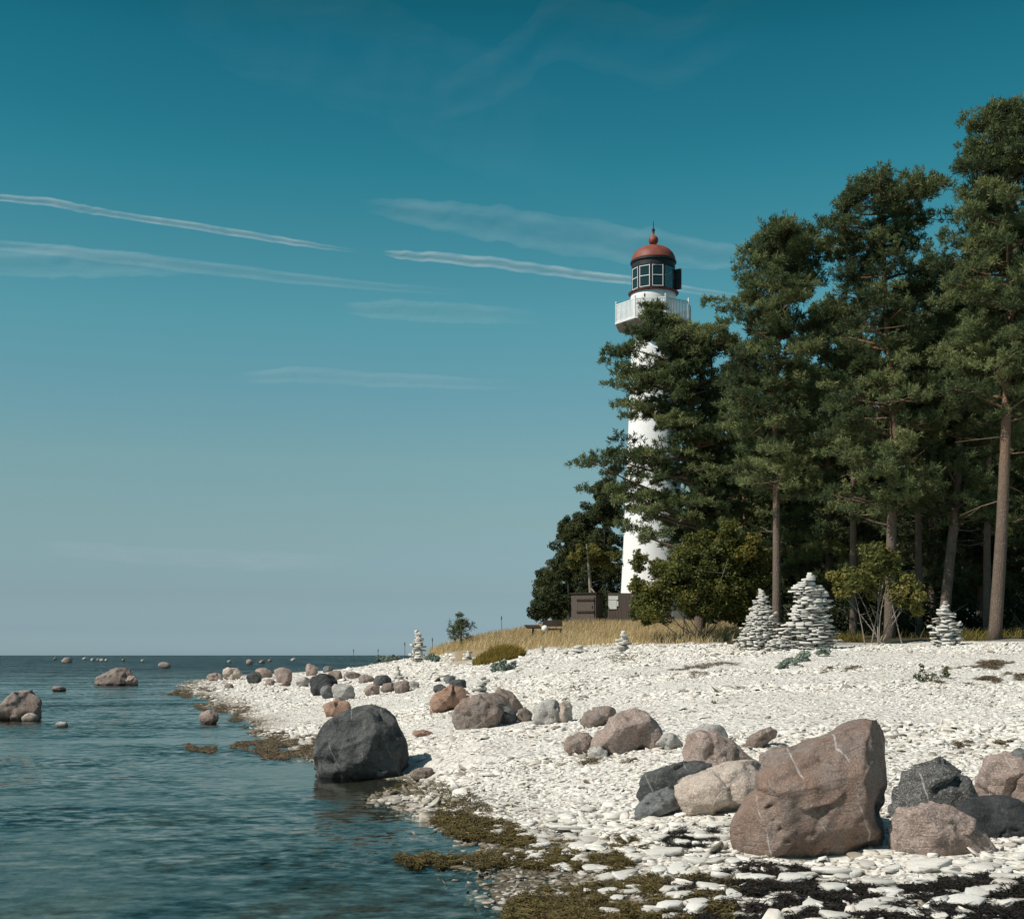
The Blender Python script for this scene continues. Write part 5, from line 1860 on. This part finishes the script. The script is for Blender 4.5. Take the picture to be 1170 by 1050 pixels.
for k, (px, Y, w, h, lab) in enumerate([(915, 46, 40, 45, 'dark bush behind the tallest cairn'), (960, 48, 40, 38, 'dark bush left behind the yellow green bush'), (1050, 47, 40, 42, 'dark bush in the shade behind the small cone cairn'),
                                  (1110, 48, 40, 40, 'dark bush between the leaning and the tallest pine'), (1165, 45, 36, 48, 'dark bush at the right edge of the wood'), (875, 50, 36, 60, 'dark bush behind the leaning cairn'),
                                  (1010, 56, 60, 80, 'tall dark thicket deep in the wood behind the round topped pine'), (1120, 56, 64, 90, 'tall dark thicket deep in the wood behind the tallest pine'), (930, 58, 60, 90, 'tall dark thicket deep in the wood behind the tallest cairn'), (1200, 54, 60, 90, 'tall dark thicket cut by the right edge')]):
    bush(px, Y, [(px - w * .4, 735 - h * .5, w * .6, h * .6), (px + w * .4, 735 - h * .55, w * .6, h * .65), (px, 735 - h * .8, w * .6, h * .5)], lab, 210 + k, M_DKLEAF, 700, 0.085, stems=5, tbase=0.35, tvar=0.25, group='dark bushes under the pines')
for k, (px, Y, w, top, lab) in enumerate([(800, 84, 60, 560, 'dark tree far back in the wood behind the autumn bush'), (870, 80, 70, 500, 'dark tree far back in the wood behind the slender pine'), (940, 78, 70, 470, 'dark tree far back in the wood left of the round topped pine'),
                                     (1010, 82, 70, 480, 'dark tree far back in the wood behind the round topped pine'), (1080, 78, 70, 470, 'dark tree far back in the wood behind the leaning pine'), (1150, 82, 70, 460, 'dark tree far back in the wood behind the tallest pine'), (1220, 76, 70, 460, 'dark tree far back in the wood past the right edge')]):
    h = 735 - top
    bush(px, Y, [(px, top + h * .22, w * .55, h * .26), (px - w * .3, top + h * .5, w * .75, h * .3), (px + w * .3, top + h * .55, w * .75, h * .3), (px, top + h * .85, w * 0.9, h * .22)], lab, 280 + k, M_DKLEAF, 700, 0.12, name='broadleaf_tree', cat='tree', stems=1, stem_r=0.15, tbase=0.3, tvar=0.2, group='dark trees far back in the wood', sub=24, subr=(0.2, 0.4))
bush(1196, 36, [(1190, 240, 30, 70), (1200, 330, 34, 60), (1185, 180, 20, 28)], 'yellow leaved birch reaching in at the upper right edge', 230, M_LEAFY, 420, 0.06, name='birch_tree', cat='tree', tbase=0.62, tvar=0.2, stems=1, stem_r=0.09, sub=7, subr=(0.16, 0.3))
# trees behind and left of the lighthouse
for px, Y, bl, lab, sd, mt in [
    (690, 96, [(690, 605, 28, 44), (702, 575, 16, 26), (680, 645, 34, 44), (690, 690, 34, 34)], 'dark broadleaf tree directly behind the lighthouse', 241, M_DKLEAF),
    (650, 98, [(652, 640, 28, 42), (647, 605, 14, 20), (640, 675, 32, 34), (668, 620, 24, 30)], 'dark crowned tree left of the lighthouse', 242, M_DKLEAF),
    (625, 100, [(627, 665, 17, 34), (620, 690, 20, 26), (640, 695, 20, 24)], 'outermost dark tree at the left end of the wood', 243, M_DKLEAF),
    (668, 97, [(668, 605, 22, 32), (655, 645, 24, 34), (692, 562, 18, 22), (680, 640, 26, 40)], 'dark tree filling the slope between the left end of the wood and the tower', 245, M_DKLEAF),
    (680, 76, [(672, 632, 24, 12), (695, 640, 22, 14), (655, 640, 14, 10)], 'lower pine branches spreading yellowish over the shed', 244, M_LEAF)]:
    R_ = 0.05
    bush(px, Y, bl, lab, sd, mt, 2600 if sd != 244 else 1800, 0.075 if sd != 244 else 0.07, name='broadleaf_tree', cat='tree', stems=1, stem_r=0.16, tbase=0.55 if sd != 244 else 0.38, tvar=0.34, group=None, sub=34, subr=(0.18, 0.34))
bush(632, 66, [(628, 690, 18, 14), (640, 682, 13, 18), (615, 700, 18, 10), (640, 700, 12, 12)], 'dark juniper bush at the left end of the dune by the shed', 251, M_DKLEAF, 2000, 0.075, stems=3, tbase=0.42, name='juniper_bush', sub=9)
pine([(526, 738), (527, 720), (528, 707)], 60, [(708, 524, 531), (716, 516, 536), (726, 511, 540), (734, 509, 544)], 'little bluish pine on the slope of the dune', 252, 26, 0.8, [(515, 722), (519, 715), (536, 713)], mat=M_NEEDLE_B, bare=0, r0=0.05, name='pine_sapling', group=None, csize=0.20, clump=3, shoots=12)

# --- beach plants
bush(440, 62, [(440, 752, 8, 5), (432, 752, 7, 4), (450, 750, 8, 5)], 'grey green sea kale left of the column cairn', 261, M_KALE, 900, 0.085, name='sea_kale', cat='plant', stems=0, hollow=0.3, crown='leaves', up=0.2)
bush(497, 58, [(492, 751, 8, 5), (500, 753, 6, 3)], 'grey green plant right beside the column cairn', 262, M_KALE, 900, 0.075, name='sea_kale', cat='plant', stems=0, crown='leaves', up=0.2)
bush(573, 44, [(566, 761, 10, 6), (578, 760, 11, 6), (588, 758, 6, 4)], 'rounded grey green sea kale below the golden grass hump', 263, M_KALE, 1700, 0.055, name='sea_kale', cat='plant', stems=0, crown='leaves', tbase=0.45, up=0.2)
bush(917, 31.8, [(905, 754, 12, 6), (920, 748, 13, 8), (938, 744, 11, 6), (893, 760, 7, 4)], 'blue green sea kale sprawling in front of the tallest cairn', 264, M_KALE, 1900, 0.050, name='sea_kale', cat='plant', stems=0, crown='leaves', tbase=0.62, up=0.2)
bush(1063, 27.5, [(1052, 768, 12, 11), (1068, 772, 12, 6), (1084, 767, 11, 8)], 'olive green low shrub alone on the right upper beach', 265, M_LEAFY, 1100, 0.034, name='low_shrub', cat='plant', stems=10, stem_r=0.008, tbase=0.25, sub=8, subr=(0.2, 0.4))
for k, (px, py, w, lab) in enumerate([(568, 776, 8, 'yellowish weed below the rounded sea kale'), (662, 789, 8, 'tiny green tuft on the shingle, left of two more'), (655, 787, 6, 'tiny tuft at the left of the tuft row'), (677, 788, 9, 'small green tuft on the shingle, right one of the row'), (626, 784, 7, 'pale tuft of dry weed above the pale boulders'), (728, 771, 6, 'dark low weed on the upper shingle'), (819, 803, 9, 'thin green tuft above the cracked pink boulder'), (830, 798, 5, 'tiny tuft above the lone wedge boulder')]):
    g = ground_at(px, py)
    bush(px, g.y, [(px, py - 2, w, 2.5)], lab, 270 + k, M_LEAFY if k != 5 else M_DKLEAF, 700, 0.03, name='beach_weed', cat='plant', stems=0, crown='leaves', up=0.2, sub=6, group='small weeds on the shingle')


# --- grass
def grass(name, pos, h, wd, mat, label, seed, lean=0.35, tb=0.5, kind='stuff', cat='grass'):
    R = np.random.default_rng(seed)
    n = len(pos)
    org = pos.mean(0)
    hh = h * R.uniform(0.35, 1.35, n)
    d = np.stack([R.normal(0.12, lean, n), R.normal(0, lean, n), np.ones(n)], -1)
    d = unit(d)
    sd = np.stack([R.normal(0, 1, n), R.normal(0, 1, n) * 0.6, np.zeros(n)], -1)
    sd = unit(sd) * (wd * R.uniform(0.6, 1.3, n))[:, None]
    b = pos - org
    mid = b + d * (hh * 0.55)[:, None]
    end = b + d * hh[:, None] + np.stack([R.normal(0.10, 0.12, n) * hh, R.normal(0, .1, n) * hh, -0.05 * hh], -1)
    V = np.stack([b - sd, b + sd, mid + sd * .8, mid - sd * .8, end + sd * 0.25, end - sd * 0.25], 1)
    i = (np.arange(n) * 6)[:, None]
    Fq = np.concatenate([i + np.array([[0, 1, 2, 3]]), i + np.array([[3, 2, 4, 5]])])
    t = np.clip(tb + 0.22 * vnoise(pos * 0.8, 3) + R.normal(0, 0.22, n), 0, 1)
    me = mesh_np(name, V.reshape(-1, 3), Fq, mat, {'tint': np.repeat(t, 6)})
    return tag(link(name, me, None, org), label, cat, None, kind)


R = np.random.default_rng(300)
n = 60000
Y = R.uniform(44, 76, n)
px = R.uniform(490, 860, n)
X = (px - CX) / F * Y
edge = np.interp(px, [490, 520, 560, 600, 640, 700, 740, 860], [61, 57, 54, 51.5, 49, 47.5, 46.5, 44.5]) + 1.2 * fbm(np.stack([X * .5, Y * .5, X * 0], -1), 9, 3)
ok = (Y > edge) & (R.random(n) < np.clip((Y - edge) / 2.5 + .15, 0, 1))
P = np.stack([X[ok], Y[ok], terrain(X[ok], Y[ok])], -1)
hg = 0.40 + 0.16 * vnoise(P * 0.35, 4)
grass('dune_grass', P, hg, 0.010, M_GRASS, 'tall dry golden grass covering the dune below the lighthouse', 301, 0.28)
R = np.random.default_rng(302)
n = 7000
g = ground_at(568, 752)
a, q = R.uniform(0, 6.28, n), R.uniform(0, 1, n) ** 0.5
cx_, cy_ = px_at(570, 47.5), 47.5
P = np.stack([cx_ + np.cos(a) * q * 0.95, cy_ + np.sin(a) * q * 0.9, 0 * a], -1)
P[:, 2] = terrain(P[:, 0], P[:, 1]) + 0.22 * (1 - q ** 2)
grass('grass_hump', P, np.full(n, 0.36) * (1.1 - .5 * q), 0.009, M_GRASSG, 'rounded hump of green and golden grass at the foot of the dune', 303, 0.42, 0.5, 'thing', 'grass')
# thin grass and litter at the wood edge
R = np.random.default_rng(304)
n = 9000
px = R.uniform(840, 1180, n)
Y = 37.6 + np.abs(R.normal(0, 2.2, n))
X = (px - CX) / F * Y
P = np.stack([X, Y, terrain(X, Y)], -1)
keep = vnoise(P * 0.7, 6) > 0.0
grass('wood_edge_grass', P[keep], np.full(keep.sum(), 0.30), 0.010, M_GRASSG, 'thin green grass along the foot of the pine wood', 305, 0.4, 0.25)

# ================================================================== contrails and high cloud
def contrail(pts, label, seed, dens=0.5, Y=9000.0, name='contrail', nscale=1.0, grp='vapour trails in the sky'):
    """flattened tube of ice cloud along a photo line: (px, py, half width px)"""
    pts = np.array(pts, float)
    t = np.linspace(0, 1, 90)
    s = np.linspace(0, 1, len(pts))
    x, y, w = (np.interp(t, s, pts[:, k]) for k in range(3))
    for _ in range(6):
        for q in (x, y, w):
            q[1:-1] = (q[:-2] + 2 * q[1:-1] + q[2:]) / 4
    k_ = Y / F
    y = y + 0.13 * w * fbm(np.stack([t * 14 * nscale, t * 0 + seed, t * 0], -1), seed, 3)
    C = np.stack([(x - CX) * k_, np.full_like(x, Y), EYE - (y - HY) * k_], -1)
    n = 20
    a = np.linspace(0, 2 * np.pi, n, endpoint=False)
    V = C[:, None] + np.stack([0 * a[None] + 0 * w[:, None], np.cos(a)[None] * w[:, None] * k_, np.sin(a)[None] * w[:, None] * k_], -1)
    i = np.arange((len(t) - 1) * n)
    r, c = i // n, i % n
    Fq = np.stack([r * n + c, r * n + (c + 1) % n, (r + 1) * n + (c + 1) % n, (r + 1) * n + c], -1)
    core = np.tile(np.abs(np.cos(a)) ** 1.6, len(t)) * np.repeat(np.clip(np.minimum(t / 0.12, (1 - t) / 0.22), 0, 1) ** 1.2, n)
    org = C.mean(0)
    M = Mat(name)
    v = M.coord()
    nz = M.noise(M.map(v, (0.0016 * nscale, 0.004, 0.010), (seed * 3.3, 0, seed)), 1.0, 6, 0.62, 0.3)
    al = M.math('MULTIPLY', M.math('MULTIPLY', M.attr('core'), M.mapr(nz, 0.30, 0.72, 0.25, 1.0)), dens, True)
    df = M.n('ShaderNodeBsdfDiffuse')
    df.inputs[0].default_value = (0.80, 0.82, 0.82, 1)
    nv = M.n('ShaderNodeCombineXYZ')
    for q in range(3):
        nv.inputs[q].default_value = SUN[q]
    M.put(df.inputs['Normal'], nv.outputs[0])
    tl = M.n('ShaderNodeBsdfTranslucent')
    tl.inputs[0].default_value = (0.80, 0.82, 0.82, 1)
    m1 = M.n('ShaderNodeMixShader')
    m1.inputs[0].default_value = 0.0
    M.t.links.new(df.outputs[0], m1.inputs[1])
    M.t.links.new(tl.outputs[0], m1.inputs[2])
    tp_ = M.n('ShaderNodeBsdfTransparent')
    m2 = M.n('ShaderNodeMixShader')
    M.put(m2.inputs[0], al)
    M.t.links.new(tp_.outputs[0], m2.inputs[1])
    M.t.links.new(m1.outputs[0], m2.inputs[2])
    me = mesh_np(name, V.reshape(-1, 3) - org, Fq, M.done(m2.outputs[0]), {'core': core}, smooth=True)
    o = link(name, me, None, org)
    tag(o, label, 'contrail' if name == 'contrail' else 'cloud', grp)


contrail([(-150, 218, 3), (0, 226, 4), (60, 231, 5), (100, 240, 5), (130, 245, 4), (250, 263, 4.5), (330, 276, 4), (375, 283, 3), (412, 288, 2)], 'long thin contrail sloping down from the left edge', 1, 0.24, nscale=2.5)
contrail([(436, 289, 2), (455, 291, 5), (500, 294, 6), (560, 300, 6.5), (640, 311, 6), (720, 320, 5), (800, 333, 4), (880, 345, 3)], 'contrail passing behind the lantern of the lighthouse', 2, 0.25, nscale=2.5)
contrail([(-150, 268, 5), (0, 280, 6), (100, 290, 7), (200, 302, 8), (300, 314, 7), (420, 326, 5), (545, 337, 4)], 'faint long contrail under the sharp left one', 3, 0.099)
contrail([(410, 234, 6), (470, 243, 15), (560, 254, 20), (660, 270, 22), (760, 285, 20), (860, 297, 12), (930, 305, 8)], 'broad wispy trail above the contrail behind the lantern', 4, 0.075, nscale=2.0)
contrail([(-120, 300, 14), (0, 300, 16), (80, 300, 18), (150, 303, 14), (230, 306, 8)], 'hazy cloud streak at the left edge under the contrails', 5, 0.072, name='cirrus_cloud', grp='faint cirrus streaks')
contrail([(390, 352, 6), (450, 354, 12), (520, 357, 12), (620, 364, 8)], 'small pale cloud streak left of the lighthouse gallery', 6, 0.077, name='cirrus_cloud', grp='faint cirrus streaks')
contrail([(270, 432, 6), (340, 428, 10), (420, 433, 9), (500, 437, 8), (610, 440, 5)], 'thin cloud streak at half height over the sea', 7, 0.061, name='cirrus_cloud', grp='faint cirrus streaks')
contrail([(40, 625, 8), (140, 632, 11), (300, 641, 12), (420, 640, 7)], 'very faint cloud band low over the horizon', 8, 0.044, name='cirrus_cloud', grp='faint cirrus streaks')
contrail([(150, -40, 40), (280, 30, 60), (420, 60, 70), (560, 130, 70), (700, 200, 50)], 'large faint veil of cloud high in the sky', 9, 0.012, name='cirrus_cloud', grp='faint cirrus streaks')
contrail([(480, 130, 20), (560, 90, 30), (640, 30, 36), (760, 60, 40), (900, 10, 30)], 'faint feathery cloud near the top of the sky', 10, 0.012, name='cirrus_cloud', grp='faint cirrus streaks')
